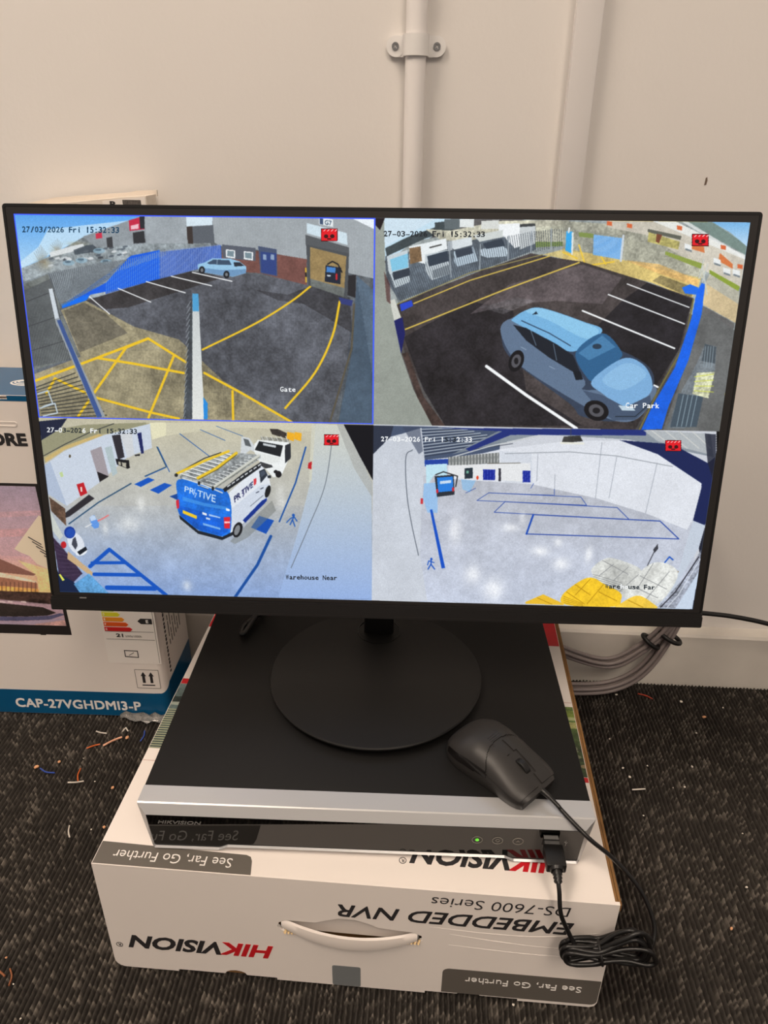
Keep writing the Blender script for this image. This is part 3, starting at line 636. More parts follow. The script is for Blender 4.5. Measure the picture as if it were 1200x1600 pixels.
    def LATE():
        C.crop = A
        T('27/03/2026 Fri 15:32:33', [68,86, 374,88, 374,107, 68,104], (20, 62, 92))
        C.crop = A
        T('Gate', [876,588, 926,589, 926,604, 876,603], WH)
        C.crop = Bq
        T('27-03-2026 Fri 15:32:33', [38,78, 346,80, 346,97, 38,95], (28, 34, 40)); T('Car Park', [770,598, 873,599, 873,615, 770,614], WH)
        C.crop = Cq
        cw = [WH] * 4 + [K] * 5 + [WH] * 4 + [K] * 10
        C.crop = Cq
        T('27-03-2026 Fri 15:32:33', [50,60, 360,66, 360,83, 50,77], K, cols=cw); T('Warehouse Near', [866,563, 1043,566, 1043,582, 866,579], (30, 34, 40))
        C.crop = Dq
        cw = [WH] * 16 + [K] * 3 + [WH] * 4
        C.crop = Dq
        T('27-03-2026 Fri 15:32:33', [56,70, 368,72, 368,89, 56,86], WH, cols=cw); T('Warehouse Far', [820,572, 992,576, 992,592, 820,588], K, cols=[K] * 4 + [WH] * 2 + [K] * 7)
    C.soften(.022)
    C.crop = A; C.clip = (0, 0, 1920, 1080)
    LATE()
    # ---------------- recording marks and frame lines
    C.clip = (0, 0, 1920, 1080)
    for cr, (x, y, w, h) in ((A, (1006,95,48,36)), (Bq, (972,90,47,33)), (Cq, (999,86,47,34)), (Dq, (1027,84,51,34))):
        C.crop = cr
        P((60, 10, 16), [x-2,y-2, x+w+2,y-2, x+w+2,y+h+2, x-2,y+h+2]); P((226, 24, 36), [x,y, x+w,y, x+w,y+h, x,y+h])
        for k in range(4): P((250, 180, 180), [x+4+k*12,y+7, x+10+k*12,y+1, x+14+k*12,y+1, x+8+k*12,y+7])
        E((60, 10, 16), x + w * .3, y + h * .62, 7, 6); E((60, 10, 16), x + w * .7, y + h * .62, 7, 6); L((60, 10, 16), [x + w*.4, y + h*.85, x + w*.6, y + h*.85], 2)
    q = (70, 98, 255)
    for r in ((0, 0, CX, 3), (0, CY - 3, CX, CY), (0, 0, 3, CY), (CX - 4, 0, CX, CY)):
        C.a[r[1]:r[3], r[0]:r[2]] = np.array(q) / 255
    return C.image('camera_feed')

def picture_mat(name, img, strength=None, rough=.4):
    m = bpy.data.materials.new(name); m.use_nodes = True
    nt = m.node_tree; b = nt.nodes['Principled BSDF']
    t = nt.nodes.new('ShaderNodeTexImage'); t.image = img; t.extension = 'EXTEND'
    b.inputs['Roughness'].default_value = rough
    if strength:
        b.inputs['Base Color'].default_value = (.004, .004, .005, 1)
        b.inputs['Specular IOR Level'].default_value = .25
        nt.links.new(t.outputs['Color'], b.inputs['Emission Color']); b.inputs['Emission Strength'].default_value = strength
    else:
        nt.links.new(t.outputs['Color'], b.inputs['Base Color'])
    return m

def picture_quad(name, corners, m, parent):
    """corners: bottom-left, bottom-right, top-right, top-left; uv follows"""
    me = bpy.data.meshes.new(name); me.from_pydata([tuple(c) for c in corners], [], [(0, 1, 2, 3)])
    uv = me.uv_layers.new(name='uv')
    for i, c in enumerate(((0, 0), (1, 0), (1, 1), (0, 1))): uv.data[i].uv = c
    me.materials.append(m)
    o = bpy.data.objects.new(name, me); COL.objects.link(o); o.parent = parent
    return o

# ------------------------------------------------------------------ materials
M_WALL = mat('painted_wall', (226, 222, 218), .75, bump=(140, .22, .0012), var=(3, .03))
M_TRIM = mat('gloss_trim', (222, 216, 207), .45, bump=(60, .15, .001), var=(18, .08))
M_PIPE = mat('painted_conduit', (232, 228, 226), .42, bump=(40, .05, .001))
M_CLIP = mat('white_plastic', (228, 226, 224), .4)
M_SCREW = mat('zinc_screw', (150, 150, 150), .35, 1.0)
M_DARK = mat('dark_slot', (14, 13, 13), .7)
M_FRAME = mat('monitor_frame', (30, 27, 26), .42)
M_RIM = mat('monitor_rim', (12, 11, 11), .35)
M_CHIN = mat('monitor_chin', (22, 20, 20), .45)
M_CHINTOP = M_CHIN
M_BASE = mat('stand_base', (17, 16, 16), .5, spec=.35, bump=(900, .05, .0004))
M_STAND = mat('stand_neck', (14, 13, 13), .45)
M_NVRTOP = mat('black_metal', (10, 9, 9), .55, spec=.3, bump=(1200, .06, .0003))
M_SILVER = M_BEVEL = mat('silver_plastic', (186, 186, 187), .34, .45)
M_GLOSS = mat('gloss_black', (5, 5, 5), .05)
M_FASCIA = M_GLOSS
M_PRINTGREY = mat('grey_print', (120, 118, 116), .5)
M_LED = mat('green_led', (60, 200, 30), .4, emit=((120, 210, 60), .7))
M_MARK = mat('panel_mark', (120, 116, 110), .5)
M_CARD = mat('white_card', (236, 228, 222), .55, bump=(30, .06, .002), var=(6, .03))
M_CARDSIDE = M_CARD
M_KRAFT = mat('kraft_edge', (134, 96, 52), .8, bump=(300, .3, .0006), var=(60, .25))
M_RED = mat('red_print', (196, 24, 34), .45)
M_MAROON = mat('maroon_print', (120, 20, 44), .5)
M_INK = mat('black_print', (40, 38, 40), .55)
M_TABGREY = M_TABDARK = mat('grey_tab_print', (98, 93, 87), .5)
M_SQ = mat('grey_square_print', (118, 122, 124), .5)
M_WHITEINK = mat('white_print', (238, 234, 230), .5)
M_HANDLE = mat('handle_plastic', (214, 206, 200), .35)
M_TEAL = mat('teal_print', (10, 84, 128), .28, var=(14, .12))
M_TOPBLUE = M_TEAL
M_STICKER = mat('sticker_paper', (238, 232, 226), .5)
M_NOTE = mat('note_paper', (252, 238, 214), .6, bump=(40, .2, .002))
M_MOUSE = mat('mouse_plastic', (38, 36, 35), .45, bump=(1500, .05, .0002))
M_MOUSEGLOSS = mat('mouse_gloss', (20, 18, 18), .15)
M_RUBBER = mat('black_rubber', (18, 17, 17), .38)
M_GREYCABLE = mat('grey_cable', (136, 126, 124), .5)
M_TIE = mat('black_tie', (16, 15, 15), .5)
M_TAPE = mat('clear_tape', (200, 198, 194), .15)
M_TAPE.node_tree.nodes['Principled BSDF'].inputs['Transmission Weight'].default_value = .75
M_CARTON = mat('carton_card', (222, 212, 200), .6, var=(20, .06))

# ------------------------------------------------------------------ setting
WY = 0.8715
o = box('floor', (-2.2, 2.2, -2.0, WY + .1, -.06, -.0080), None)
m = bpy.data.materials.new('carpet_base'); m.use_nodes = True
nt = m.node_tree; b = nt.nodes['Principled BSDF']; b.inputs['Roughness'].default_value = .95; b.inputs['Specular IOR Level'].default_value = .1
tc = nt.nodes.new('ShaderNodeTexCoord'); wv = nt.nodes.new('ShaderNodeTexWave'); wv.inputs['Scale'].default_value = 65.4; wv.inputs['Distortion'].default_value = .5; wv.inputs['Detail'].default_value = 3
cr = nt.nodes.new('ShaderNodeValToRGB'); cr.color_ramp.elements[0].color = lin((41, 38, 36)) + (1,); cr.color_ramp.elements[1].color = lin((90, 84, 78)) + (1,)
yn = nt.nodes.new('ShaderNodeTexNoise'); yn.inputs['Scale'].default_value = 400; nt.links.new(tc.outputs['Object'], yn.inputs['Vector'])
bp = nt.nodes.new('ShaderNodeBump'); bp.inputs['Distance'].default_value = .003
nt.links.new(tc.outputs['Object'], wv.inputs['Vector']); nt.links.new(yn.outputs['Fac'], cr.inputs[0]); nt.links.new(cr.outputs[0], b.inputs['Base Color']); nt.links.new(wv.outputs['Fac'], bp.inputs['Height']); nt.links.new(bp.outputs[0], b.inputs['Normal'])
o.data.materials.append(m); tag(o, kind='structure', label='dark charcoal ribbed carpet floor', cat='floor')

# carpet pile: rows of little loops, as far as the view and a step to the side need
def carpet():
    pitch, dy = .0048, .0015
    x0, x1, y0, y1 = -.80, .80, .16, WY - .0205
    nr = int((x1 - x0) / pitch); per = 5; nx = nr * per + 1; ny = int((y1 - y0) / dy)
    xi = np.arange(nx); rib = xi // per
    px_ = np.array([0, .22, .38, .62, .78]); pz_ = np.array([0, .30, .98, .98, .30])
    prof = pz_[xi % per]; X = x0 + (rib + px_[xi % per]) * pitch
    Yv = y0 + np.arange(ny) * dy
    off = RNG.random(nr + 1) * .0032
    Y = Yv[None, :] + 0 * X[:, None]
    drift = np.cumsum(RNG.normal(0, .05, (nr + 1, ny)), 1)
    li = (Y + off[rib][:, None]) / .0030 + drift[rib] * .5 + 20
    lid = np.floor(li).astype(int); fr = li - lid
    nl = int(lid.max()) + 4
    amp = RNG.random((nr + 1, nl)); shade = RNG.random((nr + 1, nl))
    a = amp[rib[:, None], lid]; sh = shade[rib[:, None], lid]
    patch = vnoise(ny, nr + 1, 9).T[rib]
    loop = np.abs(np.sin(fr * np.pi)) ** .6
    Z = -.0076 + prof[:, None] * (.0056 + (.0008 + .0009 * a) * loop)
    Xj = X[:, None] + (a - .5) * .0007 * (prof[:, None] > .05)
    co = np.stack([Xj, Y, Z], -1).reshape(-1, 3).astype(np.float32)
    me = bpy.data.meshes.new('carpet_pile')
    i = np.arange((nx - 1) * (ny - 1)); r_, c_ = i // (ny - 1), i % (ny - 1)
    v0 = r_ * ny + c_
    quads = np.stack([v0, v0 + ny, v0 + ny + 1, v0 + 1], 1).astype(np.int32)
    me.vertices.add(len(co)); me.vertices.foreach_set('co', co.ravel())
    me.loops.add(quads.size); me.loops.foreach_set('vertex_index', quads.ravel())
    me.polygons.add(len(quads)); me.polygons.foreach_set('loop_start', np.arange(0, quads.size, 4, dtype=np.int32))
    me.update(calc_edges=True)
    at = me.attributes.new('yarn', 'FLOAT', 'POINT'); at.data.foreach_set('value', np.clip(.15 + sh ** 2 * .55 + .20 * patch + .15 * RNG.random(nr + 1)[rib][:, None], 0, 1).ravel().astype(np.float32))
    me.polygons.foreach_set('use_smooth', np.ones(len(quads), bool))
    m = bpy.data.materials.new('carpet_yarn'); m.use_nodes = True
    nt = m.node_tree; b = nt.nodes['Principled BSDF']; b.inputs['Roughness'].default_value = .9; b.inputs['Specular IOR Level'].default_value = .15
    an = nt.nodes.new('ShaderNodeAttribute'); an.attribute_name = 'yarn'
    cr = nt.nodes.new('ShaderNodeValToRGB'); e = cr.color_ramp.elements
    e[0].position = .1; e[0].color = lin((41, 38, 36)) + (1,); e[1].position = 1; e[1].color = lin((122, 115, 107)) + (1,)
    k = cr.color_ramp.elements.new(.6); k.color = lin((62, 58, 54)) + (1,)
    nt.links.new(an.outputs['Fac'], cr.inputs[0]); nt.links.new(cr.outputs[0], b.inputs['Base Color'])
    me.materials.append(m)
    o = bpy.data.objects.new('carpet_pile', me); COL.objects.link(o)
    tag(o, 'dark charcoal ribbed loop carpet pile covering the floor', 'carpet', kind='stuff')
carpet()

o = box('wall_back', (-2.2, 2.2, WY, WY + .12, -.06, 2.5), M_WALL); tag(o, kind='structure', label='cream painted back wall', cat='wall')
bm = bmesh.new()
prof = [(0, -.006), (-.02, -.006), (-.02, .079), (-.0175, .0825), (0, .084)]
A_ = [bm.verts.new((-2.2, WY + y, z)) for y, z in prof]; B_ = [bm.verts.new((2.2, WY + y, z)) for y, z in prof]
for i in range(5): bm.faces.new((A_[i], A_[(i + 1) % 5], B_[(i + 1) % 5], B_[i]))
bm.faces.new(A_); bm.faces.new(B_[::-1])
o = build('baseboard_back', bm, M_TRIM); tag(o, kind='structure', label='painted skirting board', cat='baseboard')
o = box('ceiling', (-2.2, 2.2, -2.0, WY + .12, 2.5, 2.56), mat('ceiling_paint', (226, 222, 216), .8)); tag(o, kind='structure', label='white ceiling', cat='ceiling')

# ceiling lights (out of view)
def ceiling_light(name, x, y, w, d, label):
    r = empty('ceiling_light_%s_offscreen' % name, (x, y, 2.5))
    bm = bmesh.new(); plate(bm, rrect(-w/2-.03, w/2+.03, -d/2-.03, d/2+.03, 0), [rrect(-w/2, w/2, -d/2, d/2, 0)], ((0, 0, -.045), (1, 0, 0), (0, 1, 0)), .045)
    build('frame', bm, M_CLIP, r)
    bm = bmesh.new(); add_box(bm, -w/2, w/2, -d/2, d/2, -.04, -.03)
    m = MATS.get('lamp_diffuser')
    if not m:
        m = mat('lamp_diffuser', (240, 240, 240), .5)
        b = m.node_tree.nodes['Principled BSDF']; b.inputs['Emission Color'].default_value = LAMP_COLOUR + (1,); b.inputs['Emission Strength'].default_value = LAMP_STRENGTH
    build('diffuser_%s_offscreen' % name, bm, m, r)
    tag(r, label, 'ceiling light')
ceiling_light('near', -.95, -.25, .6, 1.2, 'ceiling light panel near the back wall')
ceiling_light('far', .55, -1.2, .6, 1.2, 'ceiling light panel further from the back wall')

# small chip in the wall paint
bm = bmesh.new(); plate(bm, [(-.0012, -.004), (.0008, -.0035), (.0014, .0005), (.0006, .004), (-.0008, .003)], [], ((.2899, WY + .001, .6526), (1, 0, 0), (0, 0, 1)), .0014)
tag(build('paint_chip', bm, mat('chip_dark', (110, 92, 80), .8)), 'tiny dark chip in the cream wall paint', 'wall mark')

# ------------------------------------------------------------------ conduit, saddle and trunking
px = -.0205
X3, Z3 = (1, 0, 0), (0, 0, 1)
r = empty('conduit_pipe', (px, WY - .013, 0))
bm = bmesh.new(); lathe(bm, [(0, .02), (.0103, .02), (.0103, 2.5), (0, 2.5)], 32)
o = build('pipe', bm, M_PIPE, r); autosmooth(o, 40)
tag(r, 'round cream painted conduit pipe running up the wall', 'pipe')
r = empty('saddle_clip', (px, WY, .7715))
def saddle():
    bm = bmesh.new(); hw = .0093
    # omega profile across x (y towards the room is negative)
    pr = []
    R0, R1 = .0112, .0128
    outer = [(-.0185, 0), (-.0185, -.0044), (-.0128, -.0048)] + [(-R1 * math.cos(R(t)), -.0135 - R1 * math.sin(R(t))) for t in range(0, 181, 15)] + [(.0128, -.0048), (.0185, -.0044), (.0185, 0)]
    inner = [(.0113, 0)] + [(R0 * math.cos(R(t)), -.0135 - R0 * math.sin(R(t))) for t in range(0, 181, 15)] + [(-.0113, 0)]
    plate(bm, outer + inner, [], ((0, 0, -hw), (1, 0, 0), (0, 1, 0)), 2 * hw)
    return build('strap', bm, M_CLIP, r)
autosmooth(saddle(), 40)
for s in (-1, 1):
    bm = bmesh.new(); plate(bm, rrect(-.0095 if s < 0 else -.0095, .0095, -.0093, .0093, .0092, 8), [], ((s * .0203, -.0002, 0), (1, 0, 0), (0, 0, 1)), .0048)
    autosmooth(build('ear', bm, M_CLIP, r), 40)
    ca, sa = math.cos(R(35)), math.sin(R(35)); w_, l_ = .00055, .0023
    cross = [(w_, w_), (w_, l_), (-w_, l_), (-w_, w_), (-l_, w_), (-l_, -w_), (-w_, -w_), (-w_, -l_), (w_, -l_), (w_, -w_), (l_, -w_), (l_, w_)]
    cross = [(x * ca - z * sa, x * sa + z * ca) for x, z in cross]
    head = [(math.cos(R(t)) * .0036, math.sin(R(t)) * .0036) for t in range(0, 360, 15)]
    sc = plate_obj('screw', head, [cross], ((s * .0208, -.0046, 0), X3, Z3), .0016, M_SCREW, r)
    plate_obj('slot', [(x * .8, z * .8) for x, z in head], [], ((s * .0208, -.0044, 0), X3, Z3), .0003, M_SCREW, sc)
tag(r, 'cream plastic saddle clip with two cross head screws holding the pipe', 'pipe clip')
r = empty('cable_trunking', (.1456, WY, 0))
o = box('channel', (-.0122, .0122, -.010, 0, .400, 2.5), M_PIPE, r)
o = box('lid', (-.0132, .0132, -.0165, -.010, .400, 2.5), M_PIPE, r, .0012)
tag(r, 'square cream painted cable trunking running up the wall', 'trunking')

# ------------------------------------------------------------------ recorder carton (white printed box, upside down)
BOXW, BOXD, BOXH = .4390, .392, .1402
nb = empty('recorder_carton', (-.0462, .3998, 0), R(-1.106))
tag(nb, 'white printed recorder carton lying upside down under the black recorder', 'box')
hw = BOXW / 2
X_, Y_, Z_ = (1, 0, 0), (0, 1, 0), (0, 0, 1); NX, NY, NZ = (-1, 0, 0), (0, -1, 0), (0, 0, -1)
# front panel: outline with rounded lower corners, tuck notches and the handle slot; local u = x, v = z
out = [(-hw, BOXH), (-hw, .012)]
out += [(-hw + .010 - .010 * math.cos(R(t)), .010 - .010 * math.sin(R(t))) for t in (15, 35, 55, 75, 90)]
def notchrun(a, b, c):
    return [(a, 0), (a, .0028), (c - .011, .0028)] + [(c - .010 * math.cos(R(t)), .003 + .0055 * math.sin(R(t))) for t in range(0, 181, 30)] + [(c + .011, .0028), (b, .0028), (b, 0)]
out += notchrun(-.160, -.068, -.106) + notchrun(.067, .150, .106)
out += [(hw - .006, 0), (hw - .002, .002), (hw, .007), (hw, BOXH)]
slot = [(-.064, .0775), (-.062, .083), (-.056, .0865), (-.030, .0865), (-.022, .0900), (-.010, .0945), (.004, .0945), (.016, .0905), (.024, .0865), (.055, .0835), (.0615, .0800), (.0625, .0745), (.058, .0705), (.048, .0690), (.034, .0660), (-.030, .0660), (-.050, .0700), (-.060, .0725)]
bm = bmesh.new(); plate(bm, out, [slot], ((0, .003, 0), X_, Z_), .003)
build('front_panel', bm, M_CARDSIDE, nb)
box('top_panel', (-hw, hw - .0035, 0.0029, BOXD, BOXH - .004, BOXH), M_CARD, nb)
box('left_panel', (-hw, -hw + .003, .003, BOXD, 0, BOXH - .004), M_CARDSIDE, nb)
box('right_panel', (hw - .004, hw - .001, .003, BOXD, 0, BOXH - .004), M_MAROON, nb)
box('back_panel', (-hw, hw - .001, BOXD - .003, BOXD, 0, BOXH - .004), M_CARDSIDE, nb)
box('bottom_panel', (-hw + .003, hw - .004, .003, BOXD - .003, 0, .003), M_KRAFT, nb)
e = box('flap_edge', (hw - .0034, hw - .0012, .001, BOXD, BOXH - .0075, BOXH - .0006), M_KRAFT, nb); e['label'] = 'brown corrugated edge of the lid flap'
box('flap_edge', (hw - .0007, hw + .0016, .001, BOXD, BOXH - .0085, BOXH - .0012), M_KRAFT, nb)
# handle: grip strap bulging out of the slot, inner wall behind
box('slot_liner', (-.075, .075, .010, .012, .055, .105), M_KRAFT, nb)
plate_obj('handle_plate', [(-.054, .0700), (.054, .0685), (.054, .0880), (.026, .0900), (.012, .0950), (-.006, .0960), (-.022, .0930), (-.034, .0890), (-.054, .0885)], [], ((0, .0062, 0), X_, Z_), .0022, M_HANDLE, nb)
def handle():
    bm = bmesh.new(); n = 24; rows = []
    for i in range(n + 1):
        t = -1 + 2 * i / n; x = .059 * t - .001
        s = 1 - t * t
        zt = .0842 - .0080 * s - .002 * t; zb = .0750 - .0130 * s - .002 * t
        y = .0015 - .0060 * s
        rows.append([bm.verts.new((x, y + .001, zt)), bm.verts.new((x, y - .001, zt - .0008)), bm.verts.new((x, y - .0026, (zt + zb) / 2)), bm.verts.new((x, y - .0022, zb + .001)), bm.verts.new((x, y + .001, zb)), bm.verts.new((x, y + .0022, (zt + zb) / 2))])
    for a, b in zip(rows, rows[1:]):
        for k in range(6): bm.faces.new((a[k], a[(k + 1) % 6], b[(k + 1) % 6], b[k]))
    bm.faces.new(rows[0]); bm.faces.new(rows[-1][::-1])
    o = build('carry_handle', bm, M_HANDLE, nb); autosmooth(o, 50)
    for s in (-1, 1):
        box('handle_anchor', (s * .0565 - .003, s * .0565 + .003, .002, .010, .073 - s * .002, .085 - s * .002), M_SQ, o)
        bm = bmesh.new()
        for k in range(5):
            x = s * (.046 + k * .003); tube(bm, [(x, .001, .0692 - s * .0005), (x + .001, -.0015, .0712), (x + .002, .001, .0735)], .0011, 5)
        build('torn_card', bm, mat('torn_card', (214, 186, 140), .8), o)
handle()
# print on the front (reads upside down)
def fprint(s, x_right, z_base, w, h, m, **kw): return lettering('printed_lettering', s, ((x_right, 0, z_base), NX, NZ), w, h, m, nb, **kw)
fprint('HIK', -.0690, .0485, .0500, .0180, M_RED, bold=.035, shear=-.28 + .56)
fprint('VISION', -.1175, .0478, .0860, .0180, M_INK, bold=.035, shear=.28)
def regmark(frame, m):
    o_, ux, uy = (Vector(a) for a in frame)
    t = [(math.cos(R(a)) * .0032, math.sin(R(a)) * .0032) for a in range(0, 360, 20)]; t2 = [(x * .82, y * .82) for x, y in t]
    plate_obj('registered_ring', t, [t2], frame, .0002, m, nb)
    lettering('printed_lettering', 'R', (o_ - ux * .0013 - uy * .0016, ux, uy), .0026, .0032, m, nb)
regmark(((-.2115, 0, .0325), NX, NZ), M_INK)
fprint('EMBEDDED NVR', .1860, .1130, .1960, .0148, M_INK, bold=0, shear=.28, fat=.00028)
fprint('DS-7600 Series', .1815, .1322, .1135, .0112, M_INK, bold=-.008, shear=.14)
tabf = [(x, z) for x, z in rrect(.0816, hw - .0005, .0040, .0385, .006, 5, (0, 1, 0, 1))]
plate_obj('printed_tab', tabf, [], ((0, 0, 0), X_, Z_), .0002, M_TABDARK, nb)
lettering('printed_lettering', 'See Far, Go Further', ((.2035, 0, .0282), NX, NZ), .1015, .0078, M_WHITEINK, nb, bold=-.006, shear=.0, lift=.0005)
plate_obj('printed_square', rrect(-.0168, .0088, .0004, .0290, .002, 4), [], ((0, 0, 0), X_, Z_), .0002, M_SQ, nb)
# faint creases pressed into the front
def crease(pts, rr=.0007): tube_obj('crease', catmull(pts, 6), rr, M_CARDSIDE, nb, 6)
crease([(.085, .0006, .086), (.13, .0005, .081), (.17, .0006, .079), (.21, .0006, .083)], .0007)
crease([(.068, .0006, .0935), (.12, .0005, .091), (.165, .0005, .093), (.215, .0006, .105)], .0007)
crease([(.085, .0006, .0715), (.15, .0005, .0680), (.205, .0007, .0690)], .0007)
# print on the lid
T0 = BOXH
plate_obj('printed_tab', [(-hw + .0005, .0008), (-.0830, .0008), (-.0850, .0140), (-.0870, .0180), (-.0910, .0195), (-hw + .0005, .0225)], [], ((0, 0, T0), X_, Y_), .0002, M_TABGREY, nb)
lettering('printed_lettering', 'See Far, Go Further', ((-.1015, .0148, T0), NX, NY), .1030, .0088, M_WHITEINK, nb, bold=-.006, lift=.0005)
lettering('printed_lettering', 'HIK', ((.1790, .0425, T0), NX, NY), .0475, .0185, M_RED, nb, bold=.035, shear=.28)
lettering('printed_lettering', 'VISION', ((.1330, .0425, T0), NX, NY), .0850, .0185, M_INK, nb, bold=.035, shear=.28)
regmark(((.0425, .0260, T0), NX, NY), M_INK)
def tprint(name, x0, x1, y0, y1, m): return plate_obj(name, rrect(x0, x1, y0, y1, 0), [], ((0, 0, T0), X_, Y_), .0002, m, nb)
xr = hw - .004
tprint('printed_band', -hw + .0005, xr, .3400, BOXD - .001, M_RED)
tprint('printed_bar', -hw + .0005, 0, .2315, .2400, M_RED)
tprint('printed_bar', 0, xr, .1265, .1325, M_RED)
tprint('printed_line', -hw + .0005, 0, .1165, .1172, mat('pink_line', (206, 176, 168), .5))
tprint('printed_line', 0, xr, .2385, .2392, MATS['pink_line'])

# lid photographs: a small picture each side
def lid_pictures():
    I = np.eye(3)
    C = Canvas(300, 330, I)
    C.P((96, 112, 112), [0,0, 300,0, 300,330, 0,330], col2=(70, 92, 92), axis='y', noise=.3)
    C.P((40, 52, 50), [0,70, 300,60, 300,95, 0,100], noise=.5); C.P((150, 160, 150), [0,100, 300,95, 300,112, 0,116])
    for k in range(18): C.L((176, 176, 140), [0, 140 + k * 11, 160, 136 + k * 11], 2.2); C.L((60, 70, 62), [0, 146 + k * 11, 160, 142 + k * 11], 1.6)
    C.P((150, 140, 110), [60,200, 160,190, 160,240, 60,250], a=.4, noise=.4)
    im = C.image('lid_photo_left'); m1 = picture_mat('lid_photo_left', im)
    picture_quad('printed_photo', [(-hw + .0005, .1330, T0 + .0002), (-.10, .1330, T0 + .0002), (-.10, .2310, T0 + .0002), (-hw + .0005, .2310, T0 + .0002)], m1, nb)
    C = Canvas(300, 330, I)
    C.P((96, 120, 60), [0,0, 300,0, 300,330, 0,330], col2=(40, 56, 34), axis='y', noise=.5)
    C.P((120, 140, 60), [150,20, 300,20, 300,60, 150,60], noise=.3); C.P((170, 178, 130), [0,58, 300,54, 300,70, 0,72]); C.P((150, 150, 96), [150,80, 300,80, 300,110, 150,110], noise=.4)
    for k in range(60):
        x, y = random.random() * 300, 120 + random.random() * 200
        C.E(random.choice([(150,150,130),(60,80,40),(180,150,120),(30,40,28),(120,130,80)]), x, y, 10, 8, a=.7)
    im = C.image('lid_photo_right'); m2 = picture_mat('lid_photo_right', im)
    picture_quad('printed_photo', [(.10, .1330, T0 + .0002), (xr, .1330, T0 + .0002), (xr, .2320, T0 + .0002), (.10, .2320, T0 + .0002)], m2, nb)
lid_pictures()

# ------------------------------------------------------------------ recorder
NZT = .1922
nv = empty('video_recorder', (-.0368, .4478, NZT), R(1.367))
tag(nv, 'black network video recorder with silver front edge under the monitor', 'recorder')
bm = bmesh.new(); add_box(bm, -.190, .190, 0, .300, -.0495, 0, .0012, 2)
autosmooth(build('case', bm, M_NVRTOP, nv), 40)
for sx in (-1, 1):
    for y in (.03, .27):
        bm = bmesh.new(); lathe(bm, [(0, -.0522), (.011, -.0522), (.012, -.051), (.012, -.049), (0, -.049)], 20, (sx * .16, y, 0))
        autosmooth(build('foot', bm, M_RUBBER, nv), 40)
# silver front moulding: top strip, bright bevel, sides and bottom lip around the recessed panel
def loft(name, secs, m, close=False):
    bm = bmesh.new(); rows = [[bm.verts.new(p) for p in s] for s in secs]
    for a, b in zip(rows, rows[1:]):
        for k in range(len(a) - 1): bm.faces.new((a[k], a[k + 1], b[k + 1], b[k]))
    return build(name, bm, m, nv)
def sec(hwid, y, z): return [(-hwid, y, z), (hwid, y, z)]
loft('top_strip', [sec(.1900, .0002, .0003), sec(.1905, -.0165, -.0004), sec(.1905, -.0178, -.0010)], M_SILVER)
loft('bevel', [sec(.1905, -.0178, -.0010), sec(.1825, -.0232, -.0085)], M_BEVEL)
for s in (-1, 1):
    # side wing: from the wide top corner tapering in to the bottom lip
    bm = bmesh.new()
    p = [(s*.1900, .0002, .0003), (s*.1905, -.0178, -.0010), (s*.1825, -.0232, -.0085), (s*.1808, -.0203, -.0485), (s*.1832, -.0188, -.0508), (s*.1845, .0002, -.0500)]
    v = [bm.verts.new(q) for q in p]
    bm.faces.new((v[1], v[2], v[4])); bm.faces.new((v[2], v[3], v[4])); bm.faces.new((v[1], v[4], v[5])); bm.faces.new((v[0], v[1], v[5]))
    build('side_wing', bm, M_SILVER, nv)
# front panel plane (leans back slightly towards the bottom); u = x, v = down distance
def panel(name, outline, m, lift=0.0):
    bm = bmesh.new()
    def pt(u, d, l): # d: 0 top .. .037 bottom
        t = d / .037
        return Vector((u, -.0232 + .0034 * t - l, -.0085 - d * 1.07))
    vs = [bm.verts.new(pt(u, d, lift)) for u, d in outline]
    bm.faces.new(vs)
    r = bmesh.ops.extrude_face_region(bm, geom=list(bm.faces))
    bmesh.ops.translate(bm, verts=[q for q in r['geom'] if isinstance(q, bmesh.types.BMVert)], vec=(0, .0008 + lift, 0))
    return build(name, bm, m, nv)
panel('display_window', [(-.1822, 0), (-.0850, 0), (-.0870, .0335), (-.1180, .0335), (-.1250, .0370), (-.1790, .0370), (-.1808, .0350)], M_GLOSS, .0004)
panel('front_panel', [(-.0850, 0), (.1822, 0), (.1808, .0350), (.1790, .0370), (.1280, .0370), (.1200, .0335), (-.0870, .0335)], M_FASCIA, .0004)
# bottom lip with its two stepped ends
lip = [(-.1810, .0365), (-.1800, .0385), (-.1245, .0385), (-.1170, .0350), (.1190, .0350), (.1270, .0385), (.1800, .0385), (.1810, .0365)]
bm = bmesh.new()
a = [bm.verts.new((u, -.0204, -.0085 - d * 1.07 + .0012)) for u, d in lip]; b_ = [bm.verts.new((u * 1.002, -.0220, -.0085 - d * 1.07 - .0002)) for u, d in lip]; c_ = [bm.verts.new((u * 1.012, -.0180, -.0085 - d * 1.07 - .0014)) for u, d in lip]; d_ = [bm.verts.new((u * 1.012, .001, -.0495)) for u, d in lip]
for i in range(len(lip) - 1):
    for p, q in ((a, b_), (b_, c_), (c_, d_)): bm.faces.new((p[i], p[i + 1], q[i + 1], q[i]))
build('bottom_lip', bm, M_SILVER, nv)
PN = ((0, 0, 0), X_, Z_)
UP_ = (0, -.0856, .9963)
def onpanel(u, d): return (u, -.0236 + .0034 * d / .037, -.0085 - d * 1.07)
lettering('logo', 'HIKVISION', (onpanel(-.1735, .0096), X_, UP_), .0370, .0040, M_PRINTGREY, nv, bold=0, shear=.28, lift=.0002, fat=.00010)
